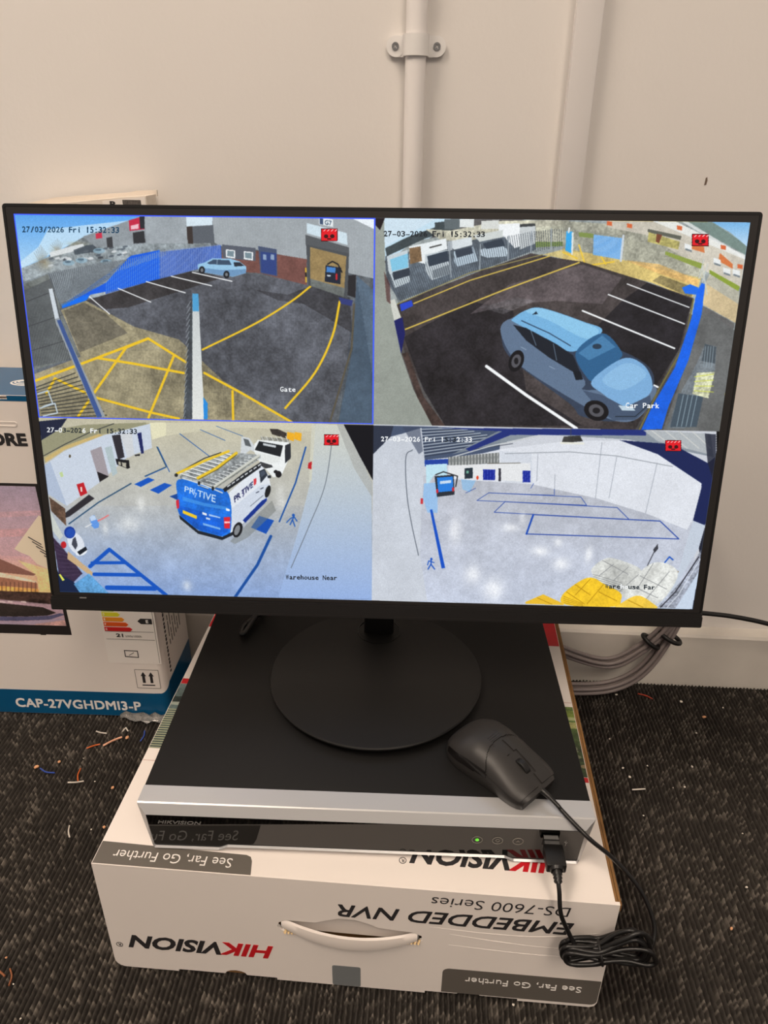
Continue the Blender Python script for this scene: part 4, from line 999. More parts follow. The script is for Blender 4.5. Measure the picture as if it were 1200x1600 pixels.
for k, u in enumerate((.0945, .1115, .1285)):
    t = [(math.cos(R(a)) * .0046, math.sin(R(a)) * .0046) for a in range(0, 360, 15)]; t2 = [(x * .86, y * .86) for x, y in t]
    rg = plate_obj('indicator_ring', t, [t2], (onpanel(u, .0150), X_, UP_), .0004, M_MARK, nv)
    if k == 0: plate_obj('status_light', [(x * .34, y * .34) for x, y in t], [], (onpanel(u, .0150), X_, UP_), .0005, M_LED, rg)
    elif k == 1: plate_obj('indicator_icon', [(x * .40, y * .40) for x, y in t], [[(x * .28, y * .28) for x, y in t]], (onpanel(u, .0150), X_, UP_), .0004, M_MARK, rg)
    else: plate_obj('indicator_icon', [(-.0016, -.0010), (0, .0016), (.0016, -.0010), (0, -.0002)], [], (onpanel(u, .0150), X_, UP_), .0004, M_MARK, rg)
# usb socket and its mark
box('usb_port', (.1485, .1625, -.0226, -.0190, -.0275, -.0205), M_DARK, nv)
bm = bmesh.new(); q0 = Vector(onpanel(.1680, .0150))
tube(bm, [q0 + Vector((0, -.0002, -.003)), q0 + Vector((0, -.0002, .003))], .00035, 6); tube(bm, [q0 + Vector((0, -.0002, -.001)), q0 + Vector((.0014, -.0002, .0012))], .0003, 6); tube(bm, [q0 + Vector((0, -.0002, -.0002)), q0 + Vector((-.0013, -.0002, .0016))], .0003, 6)
build('usb_mark', bm, M_PRINTGREY, nv)

# ------------------------------------------------------------------ monitor
MB = Vector((-.0383, .5948, NZT))
mo = empty('monitor', MB)
tag(mo, 'black computer monitor showing four security camera views on a round stand', 'monitor')
yw, tl = R(1.2036), R(10.0005)
EX = Vector((math.cos(yw), math.sin(yw), 0)) ; EY = Vector((-math.sin(yw) * math.sin(tl), math.cos(yw) * math.sin(tl), math.cos(tl)))
_ro = R(.21); EX, EY = EX * math.cos(_ro) + EY * math.sin(_ro), EY * math.cos(_ro) - EX * math.sin(_ro)
EN = EX.cross(EY)   # out of the screen, towards the viewer
MC = Vector((-.0425, .6082, .4657)) - MB
def mp(a, b, c=0): return MC + EX * a + EY * b + EN * c
AW, AH = .29895, .16815
OX, OT, OB = AW + .0085, AH + .0078, AH + .0035
FR = (mp(0, 0, 0), EX, EY)
def mplate(name, outer, holes, c0, c1, m, parent=mo):
    bm = bmesh.new(); plate(bm, outer, holes, (mp(0, 0, c0), EX, EY), c1 - c0); return build(name, bm, m, parent)
mplate('back_shell', rrect(-OX, OX, -OB - .012, OT, .003), [], -.0125, -.0015, M_RIM)
mplate('outer_rim', rrect(-OX, OX, -OB, OT, .003), [rrect(-OX + .0022, OX - .0022, -OB - .0001 + .0002, OT - .0022, .001)], -.0015, .0006, M_RIM)
mplate('bezel', rrect(-OX + .0022, OX - .0022, -OB + .0002, OT - .0022, .001), [rrect(-AW, AW, -AH, AH, 0)], -.0015, .0002, M_FRAME)
img = paint_screen()
sm = picture_mat('lit_screen', img, SCREEN_STRENGTH, .35)
s_ = picture_quad('screen', [mp(-AW, -AH, -.0003), mp(AW, -AH, -.0003), mp(AW, AH, -.0003), mp(-AW, AH, -.0003)], sm, mo)
s_['label'] = 'lit screen split into four security camera views'
ch = mplate('chin', rrect(-OX, OX, -OB - .0135, -OB - .0022, .0015), [], -.0125, .0032, M_CHIN)
mplate('chin_line', rrect(-OX + .0004, OX - .0004, -OB - .0026, -OB, .0003), [], -.0015, .0026, M_CHINTOP, ch)
mplate('chin_trim', rrect(-OX + .0025, OX - .0025, -OB - .0118, -OB - .0112, .0001), [], .0032, .0035, M_FRAME, ch)
mplate('badge', rrect(-AW + .0200, -AW + .0265, -OB - .0012, -OB - .0001, .0002), [], .0026, .0031, mat('badge_silver', (200, 198, 194), .3, .8), ch)
# rear bulge and neck
bm = bmesh.new()
def quadloop(a, b0, b1, c): return [bm.verts.new(mp(x, y, c)) for x, y in ((-a, b0), (a, b0), (a, b1), (-a, b1))]
l0, l1 = quadloop(.20, -.165, .06, -.0125), quadloop(.15, -.145, .03, -.040)
for k in range(4): bm.faces.new((l0[k], l0[(k + 1) % 4], l1[(k + 1) % 4], l1[k]))
bm.faces.new(l1); bm.faces.new(l0[::-1]); build('rear_housing', bm, M_RIM, mo)
neck_y = .072
box('neck', (-.0175, .0145, neck_y - .008, neck_y + .008, .006, .300), M_STAND, mo, .003)
bm = bmesh.new(); p0, p1 = mp(0.002, -.03, -.039), Vector((-.0015, neck_y, mp(0, -.03, 0).z))
tube(bm, [p0, p1], .024, 24); autosmooth(build('hinge', bm, M_STAND, mo), 40)
bm = bmesh.new(); lathe(bm, [(0, 0), (.070, 0), (.072, .0040), (.1045, .0080), (.1072, .0085), (.1072, .0100), (.1062, .0112), (.020, .0118), (0, .0118)], 96)
base = build('base_disc', bm, M_BASE, mo); autosmooth(base, 25)
bm = bmesh.new(); t = [(math.cos(R(a)) * .0235, math.sin(R(a)) * .0235) for a in range(0, 360, 10)]; t2 = [(x * .965, y * .965) for x, y in t]
plate(bm, t, [t2], ((-.0015, neck_y - .003, .0113), X_, Y_), .0008); build('neck_collar', bm, M_RIM, base)
# monitor leads
r = tube_obj('monitor_power_cable', catmull([(.235, .700, .300), (.262, .722, .205), (.315, .776, .165), (.352, .800, .1545), (.376, .806, .1500), (.408, .806, .1470), (.452, .806, .1385), (.53, .81, .115), (.66, .82, .060), (.80, .82, .006), (1.0, .82, .004)], 8), .0031, M_RUBBER, None, 10)
tag(r, 'black cable running along in front of the skirting board', 'cable')
r = tube_obj('video_cable', catmull([(-.120, .665, .300), (-.150, .690, .240), (-.172, .690, .205), (-.180, .692, .1985), (-.1905, .678, .1965), (-.1935, .665, .1970), (-.189, .655, .199), (-.180, .70, .1975), (-.165, .765, .186), (-.15, .80, .11)], 8), .0030, M_RUBBER, None, 10)
tag(r, 'black lead looping on the recorder behind the monitor stand', 'cable')

# ------------------------------------------------------------------ mouse
NVM = Matrix.Translation((-.0368, .4478, NZT)) @ Matrix.Rotation(R(1.367), 4, 'Z')
mw = NVM @ Vector((.1135, .0355, .0006))
ms = empty('computer_mouse', mw, R(1.367 - 46.0))
tag(ms, 'black corded optical mouse lying on the recorder with its lead coiled', 'mouse')
ML = .093   # local +x is the cable end
def mprof(t):
    """t 0 rear .. 1 front: half width, top height"""
    t = np.clip(t + np.array([-.045, -.03, -.015, 0, .015, .03, .045]) * min(1, t / .06, (1 - t) / .06), 0, 1)   # rounded profile
    wk = np.interp(t, [0, .03, .10, .25, .45, .65, .85, .95, 1.0], [.006, .0165, .0250, .0295, .0285, .0265, .0268, .0255, .0215])
    hk = np.interp(t, [0, .03, .10, .25, .40, .60, .80, .93, 1.0], [.007, .0120, .0200, .0280, .0310, .0285, .0220, .0170, .0125])
    return float(wk.mean()), float(hk.mean())
def mpt(t, th, off=0.0):
    """th: 0 right edge .. pi left edge over the top"""
    w, h = mprof(t); x = (t - .5) * ML
    bulge = .004 * max(0, (t - .9) / .1) * math.sin(th)
    n = 2.6
    c, s = math.cos(th), math.sin(th)
    yy = math.copysign(abs(c) ** (2 / n), c); zz = abs(s) ** (2 / n)
    return Vector((x + bulge + off * .0, (w + off) * yy, .0045 + (h - .0045 + off) * zz))
def shell(name, t0, t1, a0, a1, off, m, nt=30, na=24, thick=False):
    bm = bmesh.new(); rows = []
    for i in range(nt + 1):
        t = t0 + (t1 - t0) * i / nt
        rows.append([bm.verts.new(mpt(t, a0 + (a1 - a0) * k / na, off)) for k in range(na + 1)])
    for a, b in zip(rows, rows[1:]):
        for k in range(na): bm.faces.new((a[k], a[k + 1], b[k + 1], b[k]))
    return bm, rows
bm, rows = shell('body', 0, 1, 0, math.pi, 0, None, 48, 32)
# walls down to the foot and closed ends
low = [[bm.verts.new((r_[0].co.x, r_[0].co.y * .95, 0)), bm.verts.new((r_[-1].co.x, r_[-1].co.y * .95, 0))] for r_ in rows]
for i in range(len(rows) - 1):
    bm.faces.new((rows[i][0], rows[i + 1][0], low[i + 1][0], low[i][0])); bm.faces.new((rows[i][-1], rows[i + 1][-1], low[i + 1][1], low[i][1])); bm.faces.new((low[i][0], low[i + 1][0], low[i + 1][1], low[i][1]))
bm.faces.new(rows[0] + [low[0][1], low[0][0]]); bm.faces.new(rows[-1] + [low[-1][1], low[-1][0]])
body = build('body', bm, M_MOUSE, ms); autosmooth(body, 48)
def cap(name, inside, off, m, t0, t1, nt=40, na=40, a_lo=.30, a_hi=math.pi - .30, z_in=.0012):
    """piece of the top skin lifted by off where inside(t, angle) holds, with a skirt to the body"""
    bm = bmesh.new(); g = {}
    T_ = [t0 + (t1 - t0) * i / nt for i in range(nt + 1)]; A_ = [a_lo + (a_hi - a_lo) * k / na for k in range(na + 1)]
    for i in range(nt):
        for k in range(na):
            if inside((T_[i] + T_[i + 1]) / 2, (A_[k] + A_[k + 1]) / 2):
                vs = []
                for ii, kk in ((i, k), (i, k + 1), (i + 1, k + 1), (i + 1, k)):
                    if (ii, kk) not in g: g[(ii, kk)] = bm.verts.new(mpt(T_[ii], A_[kk], off))
                    vs.append(g[(ii, kk)])
                bm.faces.new(vs)
    ed = [e for e in bm.edges if len(e.link_faces) == 1]
    r = bmesh.ops.extrude_edge_only(bm, edges=ed)
    for v in r['geom']:
        if isinstance(v, bmesh.types.BMVert):
            p = v.co; c = Vector((p.x, 0, .008)); v.co = p + (c - p).normalized() * (off + .0004)
    o = build(name, bm, m, ms); autosmooth(o, 50)
    return o
def seam(a): return .585 + .065 * math.cos(2 * a)   # back edge of the buttons
gap = .045
inwheel = lambda t, a: abs(a - math.pi / 2) < .15 and .66 < t < .90
ang_r = math.pi / 2 - gap; ang_l = math.pi / 2 + gap
cap('button', lambda t, a: t > seam(a) and a < ang_r and not inwheel(t, a), .0012, M_MOUSE, .44, .975, 60, 84, .36, math.pi - .36)
cap('button', lambda t, a: t > seam(a) and a > ang_l and not inwheel(t, a), .0012, M_MOUSE, .44, .975, 60, 84, .36, math.pi - .36)
cap('palm_cover', lambda t, a: t < seam(a) - .030, .0010, M_MOUSE, .05, .66, 60, 84, .46, math.pi - .46)
for s in (0, 1):
    o = cap('side_grip', (lambda t, a: .12 < t < seam(a) - .03 and abs((a if s else math.pi - a) - .34) < .14 + .03 * math.sin(t * 6)), .0006, M_MOUSEGLOSS, .10, .66, 44, 80, .10, math.pi - .10)
    if s == 0: o['label'] = 'glossy black side grip'
bm = bmesh.new(); wx, wz = (.785 - .5) * ML, .0182
lathe(bm, [(0, -.0030), (.0078, -.0030), (.0086, -.0022), (.0086, .0022), (.0078, .0030), (0, .0030)], 32)
bmesh.ops.transform(bm, matrix=Matrix.Translation((wx, 0, wz - .001)) @ Matrix.Rotation(R(90), 4, 'X'), verts=bm.verts)
autosmooth(build('scroll_wheel', bm, M_RUBBER, ms), 35)
bm = bmesh.new()
for k in range(3):
    a0 = mpt(.430 + k * .022, math.pi / 2 - .15, .0008); a1 = mpt(.430 + k * .022, math.pi / 2 + .15, .0008); am = mpt(.430 + k * .022, math.pi / 2, .0008)
    tube(bm, catmull([a0, am, a1], 4), .0004, 5)
build('logo_lines', bm, M_MOUSEGLOSS, ms)
bm = bmesh.new(); tube(bm, [(ML * .5 + .000, 0, .0105), (ML * .5 + .006, 0, .0102), (ML * .5 + .012, 0, .0090)], lambda t: .0030 - .0008 * t, 10)
autosmooth(build('strain_relief', bm, M_RUBBER, ms), 40)
# the lead, in world coordinates brought into the mouse frame
MI = (Matrix.Translation(mw) @ Matrix.Rotation(R(1.367 - 46.0), 4, 'Z')).inverted()
def wl(pts): return [MI @ Vector(p) for p in pts]
cs = Matrix.Translation(mw) @ Matrix.Rotation(R(1.367 - 46.0), 4, 'Z')
exitp = cs @ Vector((ML * .5 + .010, 0, .0095)); exitq = cs @ Vector((ML * .5 + .020, 0, .0065))
lead = catmull([exitp, exitq, (.1270, .4365, .1962), (.1460, .4190, .1875), (.1694, .4173, .1660), (.1916, .4089, .1430), (.2035, .3976, .1200), (.2025, .3880, .1080), (.1950, .3800, .1010), (.1840, .3780, .0985)], 8)
tube_obj('lead', wl(lead), .00185, M_RUBBER, ms, 10)
# coil: stacked long loops pinched by a tie, hanging in front of the carton
def coil():
    bm = bmesh.new()
    cx, cz = .1600, .1050
    for k in range(7):
        f = (k - 3) / 3.0
        L1 = .0300 + .0022 * math.sin(k * 2.1); R1 = .0365 + .0045 * math.cos(k * 1.7)
        hl = .0070 + .0016 * (k % 3); hr = .0105 + .0038 * (k % 4)
        yb = .3795 + .0034 * ((k * 3) % 7 - 3) * .55
        tilt = R(11 + 4 * f)
        pts = []
        for (u, v) in ((-L1, 0), (-L1 * .86, hl), (-L1 * .35, hl * .80), (0, .0050 + .0004 * k), (R1 * .45, hr * .85), (R1 * .85, hr), (R1, .003 * f), (R1 * .85, -hr * .75), (R1 * .45, -hr * .55), (0, -.0050 - .0004 * k), (-L1 * .35, -hl * .85), (-L1 * .86, -hl)):
            pts.append((cx + u * math.cos(tilt) - v * math.sin(tilt), yb + .0015 * math.sin(u * 120 + k), cz + u * math.sin(tilt) + v * math.cos(tilt)))
        tube(bm, [MI @ p for p in catmull(pts, 5, True)], .00185, 8, True)
    return build('coiled_lead', bm, M_RUBBER, ms)
autosmooth(coil(), 60)
bm = bmesh.new(); cx, cz = .1590, .1040
ring = [(cx - math.sin(R(12)) * .0090 * math.cos(R(a)) , .3795 - .0095 * math.sin(R(a)), cz + math.cos(R(12)) * .0090 * math.cos(R(a))) for a in range(0, 360, 20)]
tube(bm, wl(ring), .0013, 6, True); autosmooth(build('wire_tie', bm, M_TIE, ms), 60)
# usb plug pushed into the recorder and its lead
PM = NVM @ Matrix.Translation((.1560, -.0245, -.0240))
def pl(p): return MI @ (PM @ Vector(p))
bm = bmesh.new(); add_box(bm, -.0060, .0060, -.007, .0055, -.00225, .00225)
bmesh.ops.transform(bm, matrix=MI @ PM, verts=bm.verts); build('usb_contact', bm, M_SCREW, ms)
bm = bmesh.new(); add_box(bm, -.0080, .0080, -.0235, -.0030, -.0045, .0045, .0012, 2)
bmesh.ops.transform(bm, matrix=MI @ PM, verts=bm.verts); autosmooth(build('usb_plug', bm, M_RUBBER, ms), 40)
bm = bmesh.new(); tube(bm, [pl((0, -.0232, 0)), pl((0, -.0255, -.0002))], lambda t: .0060 - .0010 * t, 10)
tube(bm, [pl((0, -.0250, 0)), pl((0, -.0300, -.0012)), pl((0, -.0335, -.0036))], lambda t: .0034 - .0008 * t, 10)
for k in range(3):
    y = -.0268 - k * .0024; z = -.0005 - k * .0010
    tube(bm, [pl((0, y, z)), pl((0, y - .0012, z - .0005))], .0040 - .0003 * k, 10)
autosmooth(build('plug_strain_relief', bm, M_RUBBER, ms), 45)
q1 = PM @ Vector((0, -.0325, -.0028)); q2 = PM @ Vector((.0008, -.0372, -.0090))
l2 = catmull([q1, q2, (.1235, .3835, .1430), (.1310, .3825, .1240), (.1385, .3800, .1100), (.1460, .3760, .1040), (.1560, .3735, .1030)], 8)
tube_obj('plug_lead', wl(l2), .00185, M_RUBBER, ms, 10)

# ------------------------------------------------------------------ monitor carton on the left
LBH, LBD, LBW = .4412, .104, .700
lb = empty('monitor_carton', (-.3187, .7304, 0), R(1.5624))
tag(lb, 'large white monitor carton with teal bottom band standing against the wall', 'box')
def carton_shell():
    """rounded right-hand corner; local x runs left from 0, y to the wall"""
    rr = .010
    prof = [(-LBW, 0), (-rr, 0)] + [(-rr + rr * math.sin(R(t)), rr - rr * math.cos(R(t))) for t in (15, 30, 45, 60, 75, 90)] + [(0, LBD), (-LBW, LBD)]
    bm = bmesh.new(); plate(bm, prof, [], ((0, 0, 0), X_, Y_), LBH - .0042)
    autosmooth(build('carton_body', bm, M_CARD, lb), 40)
    box('lid_fold', (-LBW, -.001, .024, LBD, LBH - .0042, LBH - .0014), M_CARD, lb); box('lid_fold', (-.124, -.002, 0, .024, LBH - .0042, LBH - .0014), M_CARD, lb)
    box('lid', (-LBW, -.001, 0, LBD, LBH - .0014, LBH), M_CARD, lb)
carton_shell()
# teal band wraps the bottom, with the white field rounding into it near the corner
zb = .0395
bandf = [(-LBW, .0004), (-.0008, .0004), (-.0008, .054)] + [(-.0008 - .0135 * (1 - math.cos(R(t))), .054 - .0145 * math.sin(R(t))) for t in (20, 40, 60, 80, 90)] + [(-LBW, zb)]
def wrap(u):  # front coordinate -> point on the rounded front (approx flat to -rr)
    return u
plate_obj('printed_band', [(-LBW, .0004), (-.010, .0004), (-.010, .0400), (-.018, zb), (-LBW, zb)], [], ((0, 0, 0), X_, Z_), .0003, M_TEAL, lb)
bm = bmesh.new(); rr = .0103
rows = []
for t in range(0, 91, 10):
    x, y = -.010 + rr * math.sin(R(t)), .010 - rr * math.cos(R(t)); zt = .0400 + .012 * (t / 90) ** 2
    rows.append((bm.verts.new((x, y, .0004)), bm.verts.new((x, y, zt))))
rows.append((bm.verts.new((.0003, LBD, .0004)), bm.verts.new((.0003, LBD, .052))))
for a, b in zip(rows, rows[1:]): bm.faces.new((a[0], b[0], b[1], a[1]))
build('printed_band', bm, M_TEAL, lb)
lettering('printed_lettering', 'CAP-27VGHDMI3-P', ((-.2055, 0, .0105), X_, Z_), .1665, .0138, M_WHITEINK, lb, bold=0, lift=.0006, space=1.05, fat=.00042)
# printed picture of a monitor
I = np.eye(3)
def box_picture():
    C = Canvas(960, 416, [[1.119270003, -.562784884, 1085.727851], [-.03157084661, 1.305239874, -990.0618317], [2.375162184e-05, -3.306437248e-04, 1.0]])
    C.clip = (0, 0, 960, 416)
    C.raw(np.array([[0, 0], [960, 0], [960, 250], [0, 250]]), (158, 146, 168), 1, (206, 168, 176), 'y', .08)
    C.raw(np.array([[0, 200], [960, 200], [960, 330], [0, 330]]), (206, 168, 176), 1, (240, 200, 136), 'y', .08)
    C.raw(np.array([[0, 330], [960, 330], [960, 416], [0, 416]]), (150, 128, 140), 1, (120, 106, 120), 'y', .2)
    C.crop = (0, 750, 6.4)
    C.P((190, 150, 156), [-300,330, 420,300, 430,350, -300,390], a=.4, noise=.3); C.P((206, 150, 152), [-300,500, 300,480, 260,560, -300,580], a=.35, noise=.3)
    C.P((246, 216, 150), [180,800, 520,900, 520,1120, 400,1110, 370,960], a=.7, noise=.15)
    C.P((134, 96, 88), [-600,700, 0,785, 360,940, 340,955, 0,920, -600,880]); C.P((238, 214, 190), [-600,880, 0,922, 370,1010, 370,1024, 0,968, -600,920], noise=.2)
    C.P((164, 116, 96), [-600,920, 0,968, 375,1030, 380,1085, 0,1055, -600,1020], noise=.1); C.P((232, 176, 100), [-600,1020, 0,1055, 385,1088, 390,1125, 0,1110, -600,1090], noise=.3)
    for k in range(10): C.L((84, 60, 54), [k * 42 - 20, 1020, k * 42 - 20, 1130], 1.4, a=.7)
    C.P((70, 54, 50), [-600,1110, 0,1105, 530,1125, 530,1240, 0,1190, -600,1190], noise=.6); C.P((176, 150, 164), [-600,1190, 0,1200, 290,1230, 700,1250, 700,1480, -600,1480], noise=.12)
    for x in (0, 80, 210): C.P((206, 190, 196), [x,1206, x+50,1210, x+60,1228, x,1222])
    C.P((48, 42, 40), [-600,1220, 0,1226, 430,1270, 565,1325, 480,1352, 300,1362, -600,1362], noise=.3); C.P((84, 84, 116), [-600,1362, 300,1364, 500,1354, 600,1330, 660,1340, 500,1395, 200,1405, -600,1405], noise=.15)
    C.P((150, 140, 164), [-600,1410, 300,1410, 600,1380, 700,1400, 500,1440, -600,1440], a=.7); C.P((206, 156, 140), [350,1440, 680,1390, 700,1490, 350,1490], a=.6, noise=.3)
    C.soften(.03); C.a = np.clip(C.a * 1.18, 0, 1)
    return C.image('carton_picture')
pm = picture_mat('carton_picture', box_picture())
pic = plate_obj('printed_monitor', rrect(-.6004, -.1104, .1300, .3382, .0), [], ((0, 0, 0), X_, Z_), .0003, mat('printed_frame', (38, 34, 34), .45), lb)
picture_quad('printed_picture', [(-.5964, -.0006, .1440), (-.1144, -.0006, .1440), (-.1144, -.0006, .3350), (-.5964, -.0006, .3350)], pm, lb)
plate_obj('printed_stub', rrect(-.1500, -.1430, .1288, .1300, 0), [], ((0, 0, 0), X_, Z_), .0003, MATS['printed_frame'], lb)
lettering('printed_lettering', 'ORE I', ((-.1545, 0, .3835), X_, Z_), .0525, .0150, M_INK, lb, bold=.045, lift=.0004)
# grip slot pressed in the card and lines
plate_obj('pressed_slot', rrect(-.35, -.1190, .4060, .4118, .0028, 5), [rrect(-.349, -.1205, .4071, .4107, .0018, 5)], ((0, 0, 0), X_, Z_), .0006, M_CARD, lb)
# teal line along the front top edge and the opened tape
plate_obj('printed_edge', [(-LBW, .4350), (-.002, .4350), (-.002, .4410), (-.124, .4410), (-.124, .4369), (-LBW, .4369)], [], ((0, 0, 0), X_, Z_), .0003, M_TEAL, lb)
plate_obj('top_print', rrect(-LBW + .001, -.001, .001, LBD - .001, 0), [], ((0, 0, LBH), X_, Y_), .0003, M_TOPBLUE, lb)
for k in range(3):
    t = [(math.cos(R(a)) * (.020 - k * .0015), math.sin(R(a)) * (.0120 - k * .0036)) for a in range(0, 360, 15)]; t2 = [(x * .90, y * .78) for x, y in t]
    plate_obj('swirl_logo', t, [t2], ((-.121 + k * .002, .045 + k * .001, LBH + .0003), X_, Y_), .0003, M_WHITEINK, lb)
# packing note stuck on at an angle
nt_ = plate_obj('packing_note', [(-.1180, .2985), (-.1560, .2530), (-.1490, .2480), (-.1400, .2440), (-.1330, .2330), (-.1180, .2250), (-.0750, .2660), (-.0800, .2760)], [], ((0, 0, 0), X_, Z_), .0008, M_NOTE, lb)
bm = bmesh.new()
for k in range(7):
    a = Vector((-.1320 + k * .0058, -.0010, .2790 - k * .0048 + .001)); d = Vector((-.030, 0, -.0335)) * (.34 if k != 5 else .5) if False else Vector((.0135, 0, -.0030))
    st = Vector((-.1360 + k * .0035, -.0010, .2700 - k * .0062)); L_ = (.016, .013, .018, .012, .020, .030, .014)[k]
    tube(bm, [st, st + Vector((L_ * .86, 0, -L_ * .62))], .0006, 5)
build('note_writing', bm, M_INK, nt_)
# energy label
sk = plate_obj('energy_label', rrect(-.0700, -.0020, .0880, .2080, .001), [], ((0, 0, 0), X_, Z_), .0003, M_STICKER, lb)
for k, (c, w) in enumerate((((0, 140, 70), .010), ((80, 170, 60), .0140), ((170, 200, 50), .0180), ((226, 220, 50), .0225), ((236, 150, 40), .0270), ((224, 90, 30), .0310), ((206, 34, 34), .0350))):
    z = .1860 - k * .0073 + .002
    ar = plate_obj('rating_arrow', [(-.0670, z - .0060), (-.0670 + w - .003, z - .0060), (-.0670 + w, z - .0030), (-.0670 + w - .003, z), (-.0670, z)], [], ((0, -.0003, 0), X_, Z_), .0003, mat('arrow_%d' % k, c, .45), sk)
    lettering('printed_lettering', 'ABCDEFG'[k], ((-.0655, -.0006, z - .0045), X_, Z_), .0018, .0030, M_WHITEINK, ar)
ar = plate_obj('rating_arrow', [(-.0060, .1500), (-.0060, .1580), (-.0200, .1580), (-.0240, .1540), (-.0200, .1500)], [], ((0, -.0003, 0), X_, Z_), .0003, M_INK, sk)
lettering('printed_lettering', 'E', ((-.0135, -.0006, .1518), X_, Z_), .0030, .0045, M_WHITEINK, ar, bold=.03)
for z in (.1375, .1255): plate_obj('printed_line', rrect(-.0670, -.0060, z, z + .0006, 0), [], ((0, -.0003, 0), X_, Z_), .0002, M_MARK, sk)
plate_obj('printed_line', rrect(-.0045, -.0040, .0900, .2050, 0), [], ((0, -.0003, 0), X_, Z_), .0002, M_MARK, sk)
lettering('printed_lettering', '21', ((-.0540, -.0003, .1292), X_, Z_), .0090, .0052, M_INK, sk, bold=.03)
lettering('printed_lettering', 'kWh/1000h', ((-.0420, -.0003, .1292), X_, Z_), .0200, .0030, M_MARK, sk)
sc_ = [(-.0475, .0985), (-.0300, .0975), (-.0300, .1085), (-.0475, .1090)]; si = [(-.0465, .0996), (-.0310, .0986), (-.0310, .1075), (-.0465, .1080)]
plate_obj('screen_icon', sc_, [si], ((0, -.0003, 0), X_, Z_), .0003, M_INK, sk)
bm = bmesh.new(); tube(bm, [(-.042, -.0004, .1010), (-.0355, -.0004, .1055)], .0004, 5); build('screen_icon', bm, M_INK, sk)
# this way up mark
ic = plate_obj('this_way_up_mark', rrect(-.0390, -.0080, .0480, .0785, .001), [rrect(-.0384, -.0086, .0486, .0779, .001)], ((0, 0, 0), X_, Z_), .0003, M_MARK, lb)
for x in (-.0285, -.0185): plate_obj('arrow', [(x - .0018, .0570), (x + .0018, .0570), (x + .0018, .0680), (x + .0035, .0680), (x, .0745), (x - .0035, .0680), (x - .0018, .0680)], [], ((0, 0, 0), X_, Z_), .0003, M_INK, ic)
plate_obj('arrow_bar', rrect(-.0315, -.0150, .0525, .0540, 0), [], ((0, 0, 0), X_, Z_), .0003, M_INK, ic)
# small print on the side, running upwards
bm = bmesh.new()
for k in range(24):
    z = .060 + k * .0062
    add_box(bm, .0, .0006, .0195, .0230, z, z + .0035 + .0015 * ((k * 7) % 3 - 1) * .5)
build('side_print', bm, M_INK, lb)
bm = bmesh.new()
for j in range(6):
    for k in range(9):
        z = .095 + k * .0125; add_box(bm, .0, .0005, .0330 + j * .0085, .0350 + j * .0085, z, z + .0075 + .003 * ((k * 5 + j) % 3))
build('side_print', bm, M_MARK, lb)
# loose tape at its foot
bm = bmesh.new()
g = [[bm.verts.new((-.385 + .062 * i / 8, .7265 - .0125 * j / 3 * (.35 + .65 * math.sin(i / 8 * 2.6)), .0012 + .0055 * math.sin(i * 1.3 + j) ** 2 + (0.004 if j == 0 else 0))) for j in range(4)] for i in range(9)]
for i in range(8):
    for j in range(3): bm.faces.new((g[i][j], g[i + 1][j], g[i + 1][j + 1], g[i][j + 1]))
r_ = bmesh.ops.extrude_face_region(bm, geom=list(bm.faces)); bmesh.ops.translate(bm, verts=[v for v in r_['geom'] if isinstance(v, bmesh.types.BMVert)], vec=(0, 0, .0003))
o = build('loose_tape', bm, M_TAPE, None, True); tag(o, 'crumpled strip of clear packing tape at the foot of the monitor carton', 'tape')

# smaller carton standing on it, behind the monitor
sc = empty('small_carton', (-.3640, .8300, LBH))
tag(sc, 'small cream carton with a paper label standing behind the monitor', 'box')
bm = bmesh.new(); plate(bm, [(-.090, 0), (.062, 0), (.062, .1905), (.030, .1880), (-.020, .1830), (-.060, .1795), (-.090, .1740)], [], ((0, .030, 0), X_, Z_), .030)
build('carton_body', bm, M_CARTON, sc)
bm = bmesh.new(); plate(bm, [(-.088, .1745), (.064, .1885), (.064, .1948), (.040, .1935), (.032, .1918), (-.052, .1855), (-.088, .1785)], [], ((0, .0325, 0), X_, Z_), .0025)
build('open_flap', bm, M_CARTON, sc)
lbp = plate_obj('address_label', [(.014, .1560), (.0610, .1560), (.0610, .1895), (.030, .1870), (.014, .1850)], [], ((0, 0, 0), X_, Z_), .0004, M_STICKER, sc)
lettering('printed_lettering', 'P', ((.022, -.0004, .1790), X_, Z_), .0060, .0060, M_INK, lbp, bold=.05)
plate_obj('printed_block', rrect(.036, .0560, .1760, .1865, .0005), [], ((0, -.0004, 0), X_, Z_), .0002, mat('block_print', (96, 90, 86), .6, var=(600, .6)), lbp)
bm = bmesh.new()
for a, b in ((-.045, -.020), (-.012, .004)): add_box(bm, a, b, -.0004, 0, .1760 + (a + .045) * .08, .1785 + (a + .045) * .08)
build('printed_line', bm, M_INK, sc)

